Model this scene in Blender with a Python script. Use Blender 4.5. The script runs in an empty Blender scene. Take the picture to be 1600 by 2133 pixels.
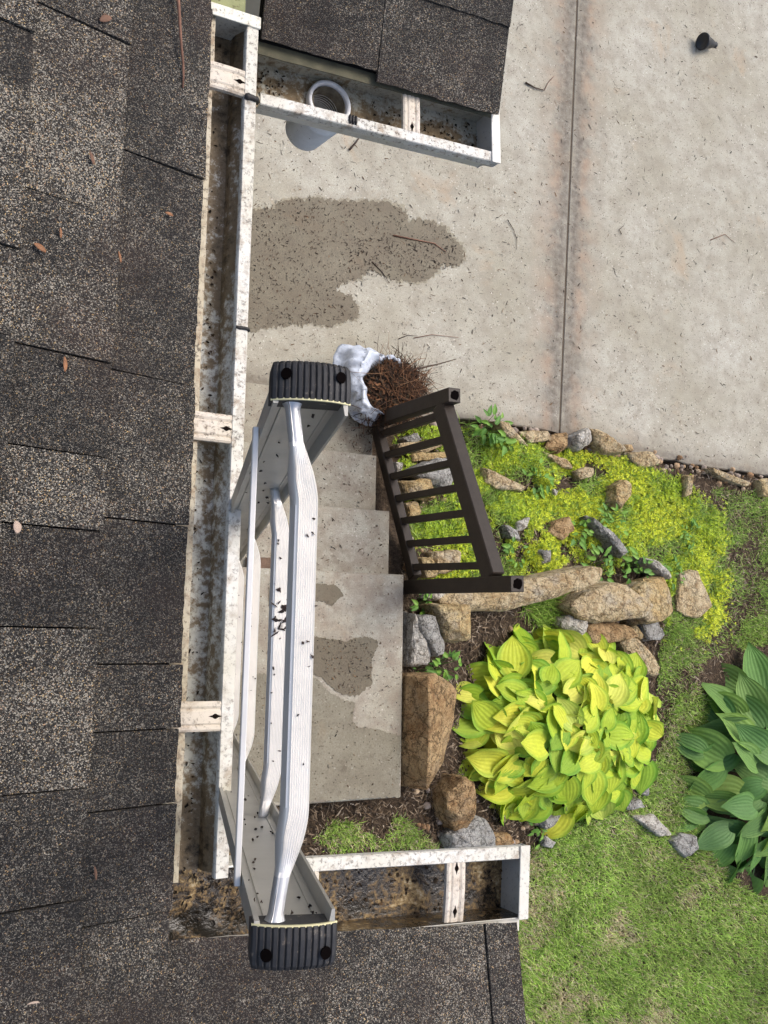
import bpy, bmesh, math, random
import numpy as np
from mathutils import Vector, Matrix, noise as mnoise

# ------------------------------------------------------------------ camera, sky, sun, exposure
sc = bpy.context.scene
C = sc.collection
HC = 4.60                                   # camera height above the driveway
FPX, CX, CY = 2050.0, 800.0, 1066.5         # focal length in photo pixels, centre of the photo
RX, RY, RZ = 0.122254, -0.482974, 0.0158286
def _rot():
    cx, sx, cy, sy, cz, sz = math.cos(RX), math.sin(RX), math.cos(RY), math.sin(RY), math.cos(RZ), math.sin(RZ)
    Rx = np.array([[1,0,0],[0,cx,-sx],[0,sx,cx]]); Ry = np.array([[cy,0,sy],[0,1,0],[-sy,0,cy]]); Rz = np.array([[cz,-sz,0],[sz,cz,0],[0,0,1]])
    return Ry @ Rx @ Rz
ROT = _rot()
cd = bpy.data.cameras.new('camera'); cam = bpy.data.objects.new('camera', cd); C.objects.link(cam)
M4 = Matrix.Identity(4)
for i in range(3):
    for j in range(3): M4[i][j] = ROT[i][j]
M4.translation = (0, 0, HC); cam.matrix_world = M4
cd.sensor_fit = 'VERTICAL'; cd.sensor_height = 36.0; cd.lens = FPX/2133.0*36.0; cd.clip_start = 0.02; cd.clip_end = 500
sc.camera = cam

SUN_EL, SUN_AZ = math.radians(60), math.radians(35)      # azimuth from +X towards +Y
w = bpy.data.worlds.new('World'); sc.world = w; w.use_nodes = True
nt = w.node_tree; nt.nodes.clear()
sky = nt.nodes.new('ShaderNodeTexSky'); sky.sky_type = 'NISHITA'; sky.sun_disc = False
sky.sun_elevation = SUN_EL; sky.sun_rotation = math.pi/2 - SUN_AZ
sky.air_density = 1.0; sky.dust_density = 4.5; sky.ozone_density = 0.6
bg = nt.nodes.new('ShaderNodeBackground'); bg.inputs['Strength'].default_value = 0.15
wo = nt.nodes.new('ShaderNodeOutputWorld')
nt.links.new(sky.outputs[0], bg.inputs[0]); nt.links.new(bg.outputs[0], wo.inputs[0])
sl = bpy.data.lights.new('sun', 'SUN'); sl.energy = 1.2; sl.angle = math.radians(30); sl.color = (1.0, 0.97, 0.92)
sun = bpy.data.objects.new('sun', sl); C.objects.link(sun)
sd = Vector((math.cos(SUN_EL)*math.cos(SUN_AZ), math.cos(SUN_EL)*math.sin(SUN_AZ), math.sin(SUN_EL)))
sun.rotation_euler = sd.to_track_quat('Z', 'Y').to_euler(); sun.location = (3, 3, 9)
vs = sc.view_settings; vs.view_transform = 'Standard'; vs.look = 'None'; vs.exposure = 0.62; vs.gamma = 1.0; vs.use_curve_mapping = False

sc.cycles.max_bounces = 4; sc.cycles.diffuse_bounces = 2; sc.cycles.glossy_bounces = 2; sc.cycles.transmission_bounces = 2; sc.cycles.transparent_max_bounces = 2
sc.cycles.use_adaptive_sampling = True; sc.cycles.adaptive_threshold = 0.03

# ------------------------------------------------------------------ helpers
rnd = random.Random(7)
nrg = np.random.default_rng(11)
def ray(px, py):
    return ROT @ np.array([(px-CX)/FPX, -(py-CY)/FPX, -1.0])
def at(px, py, z):
    """world point at height z seen at that spot of the photo"""
    r = ray(px, py); k = (HC - z)/-r[2]
    return Vector((r[0]*k, r[1]*k, z))

def tag(o, label=None, cat=None, group=None, kind=None):
    if label: o['label'] = label
    if cat: o['category'] = cat
    if group: o['group'] = group
    if kind: o['kind'] = kind
    return o
def empty(name, loc=(0,0,0), rz=0.0):
    o = bpy.data.objects.new(name, None); o.empty_display_size = 0.05; o.location = loc; o.rotation_euler = (0,0,rz); C.objects.link(o); return o
def link(name, me, parent=None, mat=None):
    o = bpy.data.objects.new(name, me); C.objects.link(o)
    if mat is not None and len(me.materials) == 0: me.materials.append(mat)
    if parent is not None:
        o.parent = parent
        if parent.type == 'EMPTY' or True: o.matrix_parent_inverse = parent_world(parent).inverted()
    return o
def parent_world(p):
    m = Matrix.LocRotScale(p.location, p.rotation_euler, p.scale)
    if p.parent: m = parent_world(p.parent) @ p.matrix_parent_inverse @ m
    return m
def mesh(name, verts, faces, smooth=False):
    me = bpy.data.meshes.new(name); me.from_pydata([tuple(v) for v in verts], [], faces); me.update()
    if smooth: me.polygons.foreach_set('use_smooth', [True]*len(me.polygons))
    return me
def npmesh(name, V, F, col=None, smooth=False):
    """V (n,3) F (m,k) numpy; col (n,3) per-vertex colour attribute 'tint'"""
    me = bpy.data.meshes.new(name); n, (m, k) = len(V), F.shape
    me.vertices.add(n); me.vertices.foreach_set('co', np.ascontiguousarray(V, dtype=np.float32).ravel())
    me.loops.add(m*k); me.loops.foreach_set('vertex_index', np.ascontiguousarray(F, dtype=np.int32).ravel())
    me.polygons.add(m); me.polygons.foreach_set('loop_start', np.arange(0, m*k, k, dtype=np.int32))
    try: me.polygons.foreach_set('loop_total', np.full(m, k, dtype=np.int32))
    except Exception: pass
    if smooth: me.polygons.foreach_set('use_smooth', np.ones(m, dtype=bool))
    me.update(calc_edges=True)
    if col is not None:
        a = me.attributes.new('tint', 'FLOAT_COLOR', 'POINT')
        a.data.foreach_set('color', np.concatenate([col, np.ones((n,1))], 1).astype(np.float32).ravel())
    return me
def loft(sections, close=True, caps=True):
    """list of equal-length point loops -> verts, faces"""
    n = len(sections[0]); v = [p for s in sections for p in s]; f = []
    for i in range(len(sections)-1):
        for j in range(n if close else n-1):
            a, b = i*n+j, i*n+(j+1) % n
            f.append((a, b, b+n, a+n))
    if caps and close:
        f.append(tuple(range(n-1, -1, -1))); f.append(tuple(range((len(sections)-1)*n, len(sections)*n)))
    return v, f
def beam(p, q, up, wdt, hgt, bev=0.0):
    """box of width wdt (sideways) and height hgt (along up) from p to q, edges chamfered by bev"""
    p, q, up = Vector(p), Vector(q), Vector(up); d = (q-p).normalized(); s = d.cross(up).normalized(); u = s.cross(d).normalized()
    a, b, c = wdt/2, hgt/2, bev
    prof = [(-a+c,-b),(a-c,-b),(a,-b+c),(a,b-c),(a-c,b),(-a+c,b),(-a,b-c),(-a,-b+c)] if c > 0 else [(-a,-b),(a,-b),(a,b),(-a,b)]
    if c > 0:
        def ring(o, k): return [o + s*(x*k) + u*(y*k) for x, y in prof]
        secs = [ring(p, 1-c/a*0.9), ring(p+d*c, 1), ring(q-d*c, 1), ring(q, 1-c/a*0.9)]
    else: secs = [[p+s*x+u*y for x, y in prof], [q+s*x+u*y for x, y in prof]]
    return loft(secs)
def tube(path, radii, n=6, caps=True):
    path = [Vector(p) for p in path]; secs = []
    ref = Vector((0.13, 0.2, 1)).normalized()
    for i, p in enumerate(path):
        d = (path[min(i+1, len(path)-1)] - path[max(i-1, 0)]).normalized()
        if abs(d.dot(ref)) > 0.95: ref = Vector((1, 0.1, 0)).normalized()
        s = d.cross(ref).normalized(); u = s.cross(d)
        r = radii[i] if hasattr(radii, '__len__') else radii
        secs.append([p + s*(r*math.cos(2*math.pi*k/n)) + u*(r*math.sin(2*math.pi*k/n)) for k in range(n)])
    return loft(secs, caps=caps)
def join(parts):
    V, F = [], []
    for v, f in parts:
        o = len(V); V += list(v); F += [tuple(i+o for i in q) for q in f]
    return V, F
def inpoly(x, y, poly):
    """vectorised point in polygon"""
    x = np.asarray(x); y = np.asarray(y); c = np.zeros(x.shape, bool); n = len(poly)
    for i in range(n):
        x1, y1 = poly[i]; x2, y2 = poly[(i+1) % n]
        if y1 == y2: continue
        t = ((y1 > y) != (y2 > y)) & (x < (x2-x1)*(y-y1)/(y2-y1) + x1)
        c ^= t
    return c
def vnoise(x, y, s, seed=0):
    """cheap value noise in numpy, 0..1"""
    x = np.asarray(x)*s + seed*17.3; y = np.asarray(y)*s - seed*9.1
    xi = np.floor(x).astype(np.int64); yi = np.floor(y).astype(np.int64); fx = x-xi; fy = y-yi
    fx = fx*fx*(3-2*fx); fy = fy*fy*(3-2*fy)
    def h(a, b):
        v = (a*374761393 + b*668265263 + seed*974711) & 0x7fffffff
        v = ((v ^ (v >> 13))*1274126177) & 0x7fffffff
        return ((v ^ (v >> 16)) & 0xffff)/65535.0
    return (h(xi,yi)*(1-fx)+h(xi+1,yi)*fx)*(1-fy) + (h(xi,yi+1)*(1-fx)+h(xi+1,yi+1)*fx)*fy

# ------------------------------------------------------------------ materials
class NT:
    def __init__(s, name):
        s.m = bpy.data.materials.new(name); s.m.use_nodes = True; s.t = s.m.node_tree; s.t.nodes.clear()
        s.o = s.t.nodes.new('ShaderNodeOutputMaterial'); s.b = s.t.nodes.new('ShaderNodeBsdfPrincipled')
        s.t.links.new(s.b.outputs[0], s.o.inputs[0]); s.pos = None
    def n(s, typ, **k):
        x = s.t.nodes.new(typ)
        for a, b in k.items(): setattr(x, a, b)
        return x
    def l(s, a, b): s.t.links.new(a, b)
    def P(s):
        if s.pos is None: s.pos = s.n('ShaderNodeNewGeometry').outputs['Position']
        return s.pos
    def objco(s): return s.n('ShaderNodeTexCoord').outputs['Object']
    def noise(s, scale, detail=3, rough=.55, co=None, dist=0.0, out='Fac'):
        x = s.n('ShaderNodeTexNoise'); x.inputs['Scale'].default_value = scale; x.inputs['Detail'].default_value = detail
        x.inputs['Roughness'].default_value = rough; x.inputs['Distortion'].default_value = dist; s.l(co or s.P(), x.inputs['Vector']); return x.outputs[out]
    def voro(s, scale, co=None, out='Color', rand=1.0, feature='F1'):
        x = s.n('ShaderNodeTexVoronoi', feature=feature); x.inputs['Scale'].default_value = scale; x.inputs['Randomness'].default_value = rand
        s.l(co or s.P(), x.inputs['Vector']); return x.outputs[out]
    def ramp(s, fac, stops, interp='LINEAR'):
        x = s.n('ShaderNodeValToRGB'); e = x.color_ramp; e.interpolation = interp
        while len(e.elements) < len(stops): e.elements.new(0.5)
        for q, (p, c) in zip(e.elements, stops):
            q.position = p; q.color = (c if len(c) == 4 else (*c, 1)) if hasattr(c, '__len__') else (c, c, c, 1)
        s.l(fac, x.inputs[0]); return x.outputs[0]
    def mix(s, fac, a, b, mode='MIX'):
        x = s.n('ShaderNodeMix', data_type='RGBA', blend_type=mode, clamp_factor=True)
        for v, i in ((fac, 0), (a, 6), (b, 7)):
            if hasattr(v, 'links') or hasattr(v, 'is_linked'): s.l(v, x.inputs[i])
            elif i == 0: x.inputs[0].default_value = v
            else: x.inputs[i].default_value = (*v, 1) if len(v) == 3 else v
        return x.outputs[2]
    def math(s, op, a, b=0.0, c=0.0, clamp=False):
        x = s.n('ShaderNodeMath', operation=op, use_clamp=clamp)
        for i, v in enumerate((a, b, c)):
            if hasattr(v, 'is_linked'): s.l(v, x.inputs[i])
            else: x.inputs[i].default_value = v
        return x.outputs[0]
    def bump(s, h, dist, strength=1.0):
        x = s.n('ShaderNodeBump'); x.inputs['Strength'].default_value = strength; x.inputs['Distance'].default_value = dist
        s.l(h, x.inputs['Height']); s.l(x.outputs[0], s.b.inputs['Normal'])
    def done(s, col=None, rough=.8, metal=0.0, spec=.4):
        if col is not None:
            if hasattr(col, 'is_linked'): s.l(col, s.b.inputs['Base Color'])
            else: s.b.inputs['Base Color'].default_value = (*col, 1)
        if hasattr(rough, 'is_linked'): s.l(rough, s.b.inputs['Roughness'])
        else: s.b.inputs['Roughness'].default_value = rough
        s.b.inputs['Metallic'].default_value = metal; s.b.inputs['Specular IOR Level'].default_value = spec
        return s.m

def m_shingle():
    s = NT('shingle granules'); oi = s.n('ShaderNodeObjectInfo')
    sep = s.n('ShaderNodeSeparateColor'); s.l(oi.outputs['Color'], sep.inputs[0]); tone = sep.outputs[0]
    v = s.n('ShaderNodeTexVoronoi'); v.inputs['Scale'].default_value = 720; s.l(s.P(), v.inputs['Vector'])
    sp = s.n('ShaderNodeSeparateColor'); s.l(v.outputs['Color'], sp.inputs[0])
    big = s.noise(5.5, 4, .6); mid = s.noise(24, 3, .6); clump = s.noise(90, 2, .6)
    # tone + patches shift how many of the granules are light ones
    sh = s.math('ADD', s.math('MULTIPLY', s.math('SUBTRACT', big, .5), .55), s.math('MULTIPLY', s.math('SUBTRACT', mid, .5), .35))
    sh = s.math('ADD', sh, s.math('MULTIPLY', s.math('SUBTRACT', clump, .5), .25))
    f = s.math('ADD', s.math('ADD', sp.outputs[0], sh), s.math('SUBTRACT', tone, .5))
    c = s.ramp(f, [(0, (.008,.0078,.0078)), (.36, (.018,.017,.016)), (.56, (.042,.038,.034)), (.76, (.098,.090,.078)), (.92, (.22,.20,.165)), (1.0, (.40,.37,.31))])
    warm = s.ramp(sp.outputs[1], [(0, (1,1,1)), (.80, (1.02,1,.97)), (.88, (1.7,1.3,.7)), (.94, (1.3,.9,.7)), (1, (1.0,1.03,1.06))])
    c = s.mix(1.0, c, warm, 'MULTIPLY')
    br = s.ramp(s.noise(3.1, 3, .6), [(.5, 0), (.7, 1)]); c = s.mix(s.math('MULTIPLY', br, .35), c, (.06,.035,.028))
    h = s.math('ADD', s.math('MULTIPLY', v.outputs['Distance'], -1.0), s.math('MULTIPLY', sp.outputs[2], .7))
    s.bump(h, .0022, .9)
    return s.done(c, .82, spec=.35)

def concrete(name, wet=False, joint=True, warm=0.0, damp=1.0):
    s = NT(name)
    b = s.noise(1.7, 4, .62); m = s.noise(9, 3, .7); fine = s.noise(160, 2, .6)
    c = s.ramp(b, [(.28, (.295,.275,.21)), (.5, (.368,.352,.29)), (.72, (.42,.408,.352))])
    c = s.mix(s.math('MULTIPLY', s.ramp(m, [(.35, 1), (.60, 0)]), .60), c, (.25,.225,.18))
    c = s.mix(s.ramp(fine, [(.3, .5), (.55, 0)]), c, (.17,.15,.12))
    ag = s.n('ShaderNodeTexVoronoi'); ag.inputs['Scale'].default_value = 95; s.l(s.P(), ag.inputs['Vector'])
    asep = s.n('ShaderNodeSeparateColor'); s.l(ag.outputs['Color'], asep.inputs[0])
    isag = s.math('MULTIPLY', s.math('GREATER_THAN', asep.outputs[0], .94), s.math('LESS_THAN', ag.outputs['Distance'], .42))
    isag = s.math('MULTIPLY', isag, s.ramp(s.noise(3.3, 3, .6), [(.42, .15), (.62, 1)]))
    c = s.mix(s.math('MULTIPLY', isag, .7), c, (.56,.54,.48))
    dk = s.math('MULTIPLY', s.math('LESS_THAN', asep.outputs[1], .13), s.math('LESS_THAN', ag.outputs['Distance'], .36))
    c = s.mix(s.math('MULTIPLY', dk, .75), c, (.12,.095,.07))
    rust = s.ramp(s.noise(2.6, 4, .65, dist=.6), [(.60, 0), (.74, 1)]); c = s.mix(s.math('MULTIPLY', rust, .34), c, (.36,.235,.13))
    grime = s.ramp(s.noise(14, 5, .7), [(.58, 0), (.72, 1)]); c = s.mix(s.math('MULTIPLY', grime, .5), c, (.15,.12,.085))
    if joint:   # dirt that washes along the expansion joint
        sx = s.n('ShaderNodeSeparateXYZ'); s.l(s.P(), sx.inputs[0])
        d = s.math('SUBTRACT', sx.outputs[0], s.math('MULTIPLY_ADD', sx.outputs[1], JK, JC))
        d = s.math('ABSOLUTE', s.math('ADD', d, s.math('MULTIPLY', s.math('SUBTRACT', s.noise(4.5, 4, .65), .5), .11)))
        band = s.ramp(d, [(0.0, .6), (.05, .95), (.10, .75), (.17, .25), (.30, 0)])
        pat = s.ramp(s.noise(22, 3, .65), [(.35, .45), (.65, 1)])
        c = s.mix(s.math('MULTIPLY', s.math('MULTIPLY', band, pat), .96), c, (.105,.088,.074))
        ob = s.ramp(d, [(.05, 0), (.11, 1), (.17, .5), (.30, 0)])
        c = s.mix(s.math('MULTIPLY', s.math('MULTIPLY', ob, s.ramp(s.noise(6, 3, .6), [(.40, 0), (.62, 1)])), .5), c, (.36,.25,.17))
    if joint:   # grime line along the garden side
        ge = s.math('SUBTRACT', sx.outputs[1], s.math('MULTIPLY_ADD', sx.outputs[0], EK, EC))
        ge = s.math('ADD', ge, s.math('MULTIPLY', s.math('SUBTRACT', s.noise(8, 3, .6), .5), .05))
        c = s.mix(s.math('MULTIPLY', s.ramp(ge, [(.05, 1), (.075, .55), (.16, 0)]), s.ramp(s.noise(30, 3, .6), [(.3, .4), (.6, .75)])), c, (.13,.11,.09))
    if wet: c = s.mix(s.math('MULTIPLY', s.ramp(s.noise(5, 3, .6), [(.4, 0), (.65, 1)]), .35), c, (.20,.14,.085)); c = s.mix(1.0, c, (.35,.315,.25), 'MULTIPLY')
    if damp < 1: c = s.mix(1.0, c, (damp, damp*.97, damp*.9), 'MULTIPLY')
    if warm: c = s.mix(s.math('MULTIPLY', s.ramp(s.noise(11, 5, .7), [(.42, 0), (.62, 1)]), warm), c, (.17,.12,.09))
    s.bump(s.math('ADD', fine, s.math('MULTIPLY', ag.outputs['Distance'], .4)), .0016, .5)
    return s.done(c, .55 if wet else .88, spec=.35)

def m_gutter(name, dirt, base=(.62,.61,.57), silt=None, bias=-.30):
    """white enamelled aluminium under brown-black roof grit; dirt 0..1"""
    s = NT(name)
    c = s.mix(s.ramp(s.noise(6, 4, .65), [(.35, 0), (.7, 1)]), base, tuple(b*k for b, k in zip(base, (.82,.79,.68))))
    d1 = s.ramp(s.noise(38, 6, .72), [(.62-.26*dirt, 0), (.74-.2*dirt, 1)])
    big = s.ramp(s.noise(4.2, 4, .6), [(.30, .25 + .3*dirt), (.62, 1)])
    c = s.mix(s.math('MULTIPLY', s.math('MULTIPLY', d1, big), .5+.45*dirt), c, (.20,.125,.065))
    d2 = s.ramp(s.noise(150, 4, .75), [(.60-.14*dirt, 0), (.68-.12*dirt, 1)])
    c = s.mix(s.math('MULTIPLY', s.math('MULTIPLY', d2, big), .6+.35*dirt), c, (.055,.038,.024))
    st = s.ramp(s.noise(9, 5, .7, dist=.8), [(.66-.18*dirt, 0), (.80-.12*dirt, 1)])
    c = s.mix(s.math('MULTIPLY', st, .25+.65*dirt), c, (.045,.034,.022))
    if silt:    # brown sediment that settled along the front half of the floor, thicker towards one end
        a = s.n('ShaderNodeAttribute', attribute_name='silt'); q = s.n('ShaderNodeSeparateColor'); s.l(a.outputs['Color'], q.inputs[0])
        w1 = s.noise(7, 4, .65); w2 = s.noise(60, 4, .75)
        lev = s.math('ADD', s.math('MULTIPLY_ADD', q.outputs[0], .55, bias), s.math('MULTIPLY_ADD', s.math('SUBTRACT', w1, .5), 1.1, s.math('MULTIPLY', s.math('SUBTRACT', w2, .5), 2.2)))
        lev = s.math('ADD', lev, s.math('MULTIPLY', s.ramp(q.outputs[2], silt), .42))
        lev = s.math('MULTIPLY', lev, s.ramp(q.outputs[1], [(.3, .4), (.8, 1)]))
        c = s.mix(s.ramp(lev, [(.10, 0), (.40, .9)]), c, (.19,.125,.055)); c = s.mix(s.ramp(lev, [(.55, 0), (.95, .95)]), c, (.035,.026,.014))
    s.bump(s.math('ADD', d2, d1), .001, .35)
    return s.done(c, .5+.3*dirt, spec=.4)

def m_sludge(name, sc=14, rough=.45):
    """wet black silt over brown sediment with pale dried patches"""
    s = NT(name); a = s.noise(sc, 6, .74, dist=.7); b = s.noise(sc*9, 3, .75)
    f = s.math('MULTIPLY_ADD', s.math('SUBTRACT', b, .5), .55, a)
    c = s.ramp(f, [(.42, (.010,.008,.005)), (.51, (.035,.023,.011)), (.58, (.14,.088,.034)), (.65, (.29,.21,.10)), (.76, (.50,.44,.32))])
    s.bump(f, .004, .6); return s.done(c, s.ramp(f, [(.45, rough*.4), (.64, .85)]), spec=.5)

def m_simple(name, col, rough=.6, metal=0.0, var=.12, scale=12, bump=0.0, spec=.4, fine=None):
    s = NT(name); a = tuple(x*(1-var) for x in col); b = tuple(min(1, x*(1+var)) for x in col)
    c = s.mix(s.ramp(s.noise(scale, 5, .65), [(.3, 0), (.7, 1)]), a, b)
    if fine: c = s.mix(s.ramp(s.noise(fine[0], 3, .7), [(fine[1], 0), (fine[1]+.08, 1)]), c, fine[2])
    if bump: s.bump(s.noise(scale*6, 4, .65), bump, .6)
    return s.done(c, rough, metal, spec)

def m_alu(name, col, rough, smear=.3, metal=.9):
    s = NT(name)
    c = s.mix(s.ramp(s.noise(14, 5, .65), [(.35, 0), (.7, 1)]), tuple(x*.86 for x in col), col)
    sp = s.ramp(s.noise(75, 4, .7), [(.66, 0), (.72, 1)]); c = s.mix(s.math('MULTIPLY', sp, smear), c, (.06,.048,.04))
    s.b.inputs['Metallic'].default_value = metal
    r = s.math('MULTIPLY_ADD', s.noise(30, 4, .6), .25, rough-.1)
    return s.done(c, r, metal, .5)

def m_paintwood():
    s = NT('dark brown painted wood')
    mp = s.n('ShaderNodeMapping'); mp.inputs['Scale'].default_value = (1, 1, 1); s.l(s.P(), mp.inputs[0])
    g = s.noise(18, 6, .7); c = s.mix(s.ramp(g, [(.3, 0), (.7, 1)]), (.017,.011,.0075), (.030,.021,.015))
    w = s.ramp(s.noise(45, 5, .75), [(.66, 0), (.74, 1)]); c = s.mix(s.math('MULTIPLY', w, .35), c, (.015,.011,.009))
    s.bump(s.noise(70, 4, .7), .0012, .5)
    return s.done(c, .58, spec=.4)

def m_tint(name, rough=.6, trans=0.0, spec=.4, vari=.0, scale=40):
    """colour from the per-vertex tint; optional translucency for leaves"""
    s = NT(name); a = s.n('ShaderNodeAttribute', attribute_name='tint'); c = a.outputs['Color']
    if vari:
        c = s.mix(1.0, c, s.ramp(s.noise(scale, 4, .65), [(.25, 1-vari), (.75, 1+vari)]), 'MULTIPLY')
        oi = s.n('ShaderNodeObjectInfo'); c = s.mix(1.0, c, s.ramp(oi.outputs['Random'], [(0, (.70,.86,.8)), (.35, (.9,.98,.95)), (.7, (1.05,1.03,1.0)), (1, (1.12,1.06,1.1))]), 'MULTIPLY')
        if scale == 55:
            sp = s.ramp(s.noise(34, 4, .7), [(.69, 0), (.74, 1)]); c = s.mix(s.math('MULTIPLY', sp, .6), c, (.28,.19,.06))
    m = s.done(c, rough, spec=spec)
    if trans:
        tr = s.n('ShaderNodeBsdfTranslucent'); s.l(c, tr.inputs[0]); mx = s.n('ShaderNodeMixShader'); mx.inputs[0].default_value = trans
        s.l(s.b.outputs[0], mx.inputs[1]); s.l(tr.outputs[0], mx.inputs[2]); s.l(mx.outputs[0], s.o.inputs[0])
    return m

def m_stone(name, a, b, crack, lichen=(.44,.42,.38)):
    s = NT(name)
    big = s.noise(8, 5, .68, dist=.6); st = s.noise(30, 5, .75)
    c = s.mix(s.ramp(big, [(.36, 0), (.60, 1)]), a, b)
    c = s.mix(s.math('MULTIPLY', s.ramp(st, [(.50, 0), (.64, 1)]), .7), c, crack)
    c = s.mix(s.math('MULTIPLY', s.ramp(s.noise(6, 4, .65), [(.54, 0), (.64, 1)]), .45), c, lichen)
    cr = s.n('ShaderNodeTexVoronoi', feature='DISTANCE_TO_EDGE'); cr.inputs['Scale'].default_value = 13
    wv = s.n('ShaderNodeVectorMath', operation='ADD'); s.l(s.P(), wv.inputs[0]); nz = s.n('ShaderNodeVectorMath', operation='SCALE'); s.l(s.noise(22, 3, .65, out='Color'), nz.inputs[0]); nz.inputs['Scale'].default_value = .09; s.l(nz.outputs[0], wv.inputs[1]); s.l(wv.outputs[0], cr.inputs['Vector'])
    gap = s.ramp(cr.outputs['Distance'], [(.0, .8), (.035, .35), (.07, 0)]); c = s.mix(gap, c, tuple(x*.30 for x in crack))
    c = s.mix(s.ramp(s.noise(120, 3, .7), [(.36, .7), (.47, 0)]), c, tuple(x*.35 for x in crack))
    c = s.mix(s.ramp(s.noise(140, 2, .6), [(.60, 0), (.72, .45)]), c, tuple(min(.8, x*1.5) for x in b))
    s.bump(s.math('ADD', s.math('MULTIPLY', st, 2.2), s.noise(90, 4, .7)), .02, 1.0)
    return s.done(c, .92, spec=.2)

def m_soil():
    s = NT('dark mulch soil')
    c = s.ramp(s.noise(60, 5, .75), [(.3, (.022,.016,.011)), (.5, (.06,.043,.03)), (.7, (.12,.09,.062))])
    s.bump(s.noise(80, 5, .75), .012, .9)
    return s.done(c, .95, spec=.15)

# joint of the driveway, as a straight line in the ground plane
J0, J1 = at(1203, 0, 0), at(1166, 900, 0)
JK = (J1.x-J0.x)/(J1.y-J0.y); JC = J0.x - JK*J0.y
E0_, E1_ = at(960, 872, 0), at(1600, 990, 0); EK = (E1_.y-E0_.y)/(E1_.x-E0_.x); EC = E0_.y - EK*E0_.x - .035
MAT = dict(
    felt=m_simple('black roofing felt', (.010,.0095,.009), .95, spec=.1),
    shingle=m_shingle(), conc=concrete('driveway concrete'), conc_wet=concrete('wet concrete', wet=True, joint=False),
    step=concrete('step concrete', joint=False, warm=.45), joint=m_simple('joint filler', (.07,.052,.036), .95, bump=.002),
    gin=m_gutter('gutter inside grit', .30, (.74,.74,.68), [(0, 1), (.25, .7), (.45, .2), (.8, .05), (.9, .3), (.96, 1)], -.27), gup=m_gutter('upper gutter grit', .45, (.55,.54,.46), [(0, .7), (1, .6)], -.2), gclean=m_gutter('gutter dusty white', .46), gpale=m_gutter('gutter side white', .12),
    gdirty=m_sludge('gutter silted', 13), strap=m_gutter('hanger strap dusty', .34, (.60,.54,.46)), gcorner=m_sludge('gutter corner silt', 17), apron=m_gutter('dirty drip apron', .55, (.46,.41,.31)),
    seal=m_simple('black sealant', (.018,.016,.015), .6, bump=.002), slot=m_simple('shadowed slot', (.008,.006,.005), 1.0, spec=0.0),
    rail_alu=m_alu('ladder rail aluminium', (.46,.445,.40), .42, .35, .5), rung_alu=m_alu('ladder rung aluminium', (.80,.78,.745), .40, .12, .45),
    tube_alu=m_alu('rung tube aluminium', (.60,.605,.61), .40, .12, .6),
    rubber=m_simple('ribbed black rubber', (.022,.022,.024), .62, var=.4, scale=40, fine=(120,.62,(.10,.085,.07))), rim=m_simple('pale yellow rim', (.62,.57,.33), .6),
    wood=m_paintwood(), hole=m_simple('shadowed hollow', (.004,.003,.003), 1.0, spec=0.0),
    bag=None, bucket=m_simple('black bucket plastic', (.02,.02,.021), .45), soil=m_soil(),
    grass=m_tint('grass blades', .55, .25, .3), sedum=m_tint('sedum leaves', .5, .2, .35), chip=m_tint('mulch chips', .9, 0, .15, .3),
    leaf=m_tint('broad leaves', .58, .25, .25, .12, 55), litter=m_tint('litter', .8, 0, .2), weed=m_tint('weed leaves', .5, .22, .35),
    cone=m_simple('black plastic', (.014,.015,.018), .38, var=.25), wall=m_simple('house wall siding', (.50,.47,.41), .8), fascia=m_simple('painted fascia', (.60,.57,.50), .7, fine=(60,.6,(.16,.13,.09))),
    pipe=m_simple('white pipe', (.84,.85,.85), .45, var=.10, scale=30, fine=(110,.66,(.22,.18,.13))),
    tan=m_stone('tan sandstone', (.62,.46,.25), (.78,.65,.42), (.32,.19,.085)), gold=m_stone('golden sandstone', (.62,.43,.19), (.72,.58,.33), (.33,.20,.085)),
    grey=m_stone('grey fieldstone', (.40,.39,.37), (.56,.55,.51), (.21,.19,.16)), white=m_stone('pale limestone', (.66,.62,.54), (.76,.73,.66), (.38,.31,.22), (.62,.60,.56)),
    brown=m_stone('brown sandstone', (.38,.22,.10), (.64,.45,.24), (.16,.09,.04), (.42,.33,.22)),
)
def m_bag():
    s = NT('white plastic bag'); c = s.mix(s.ramp(s.noise(30, 4, .6), [(.4, 0), (.7, 1)]), (.46,.51,.60), (.60,.65,.73))
    f = s.ramp(s.noise(85, 3, .7), [(.62, 0), (.66, 1)]); c = s.mix(s.math('MULTIPLY', f, .8), c, (.08,.07,.07))
    s.b.inputs['Subsurface Weight'].default_value = .0
    s.bump(s.noise(26, 4, .6), .01, .5); return s.done(c, .35, spec=.5)
MAT['bag'] = m_bag()

# ------------------------------------------------------------------ terrain
_tc = [(830,880,.0),(700,850,.0),(960,872,.0),(1160,905,.0),(1290,940,.0),(1450,962,.0),(1600,990,.0),(1750,1020,0),
 (850,1050,.22),(860,1200,.42),(850,1300,.48),(850,1500,.48),(850,1690,.44),(700,1720,.44),(640,1790,.44),(500,1800,.44),
 (1100,1000,.12),(1250,1000,.07),(1100,1150,.28),(1250,1150,.18),(1450,1050,.05),(1580,1060,.03),(1000,1260,.42),(1200,1300,.28),(1350,1300,.17),
 (1160,1500,.34),(1400,1500,.17),(1550,1500,.13),(1550,1300,.07),(1000,1650,.40),(1150,1750,.34),(1400,1800,.20),(1580,2000,.20),(1200,2000,.32),(1000,2200,.38),(1500,2300,.25),(1800,1600,.08),(1800,2200,.15)]
_tp = np.array([[*at(a, b, z)[:2], z] for a, b, z in _tc])
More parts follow.
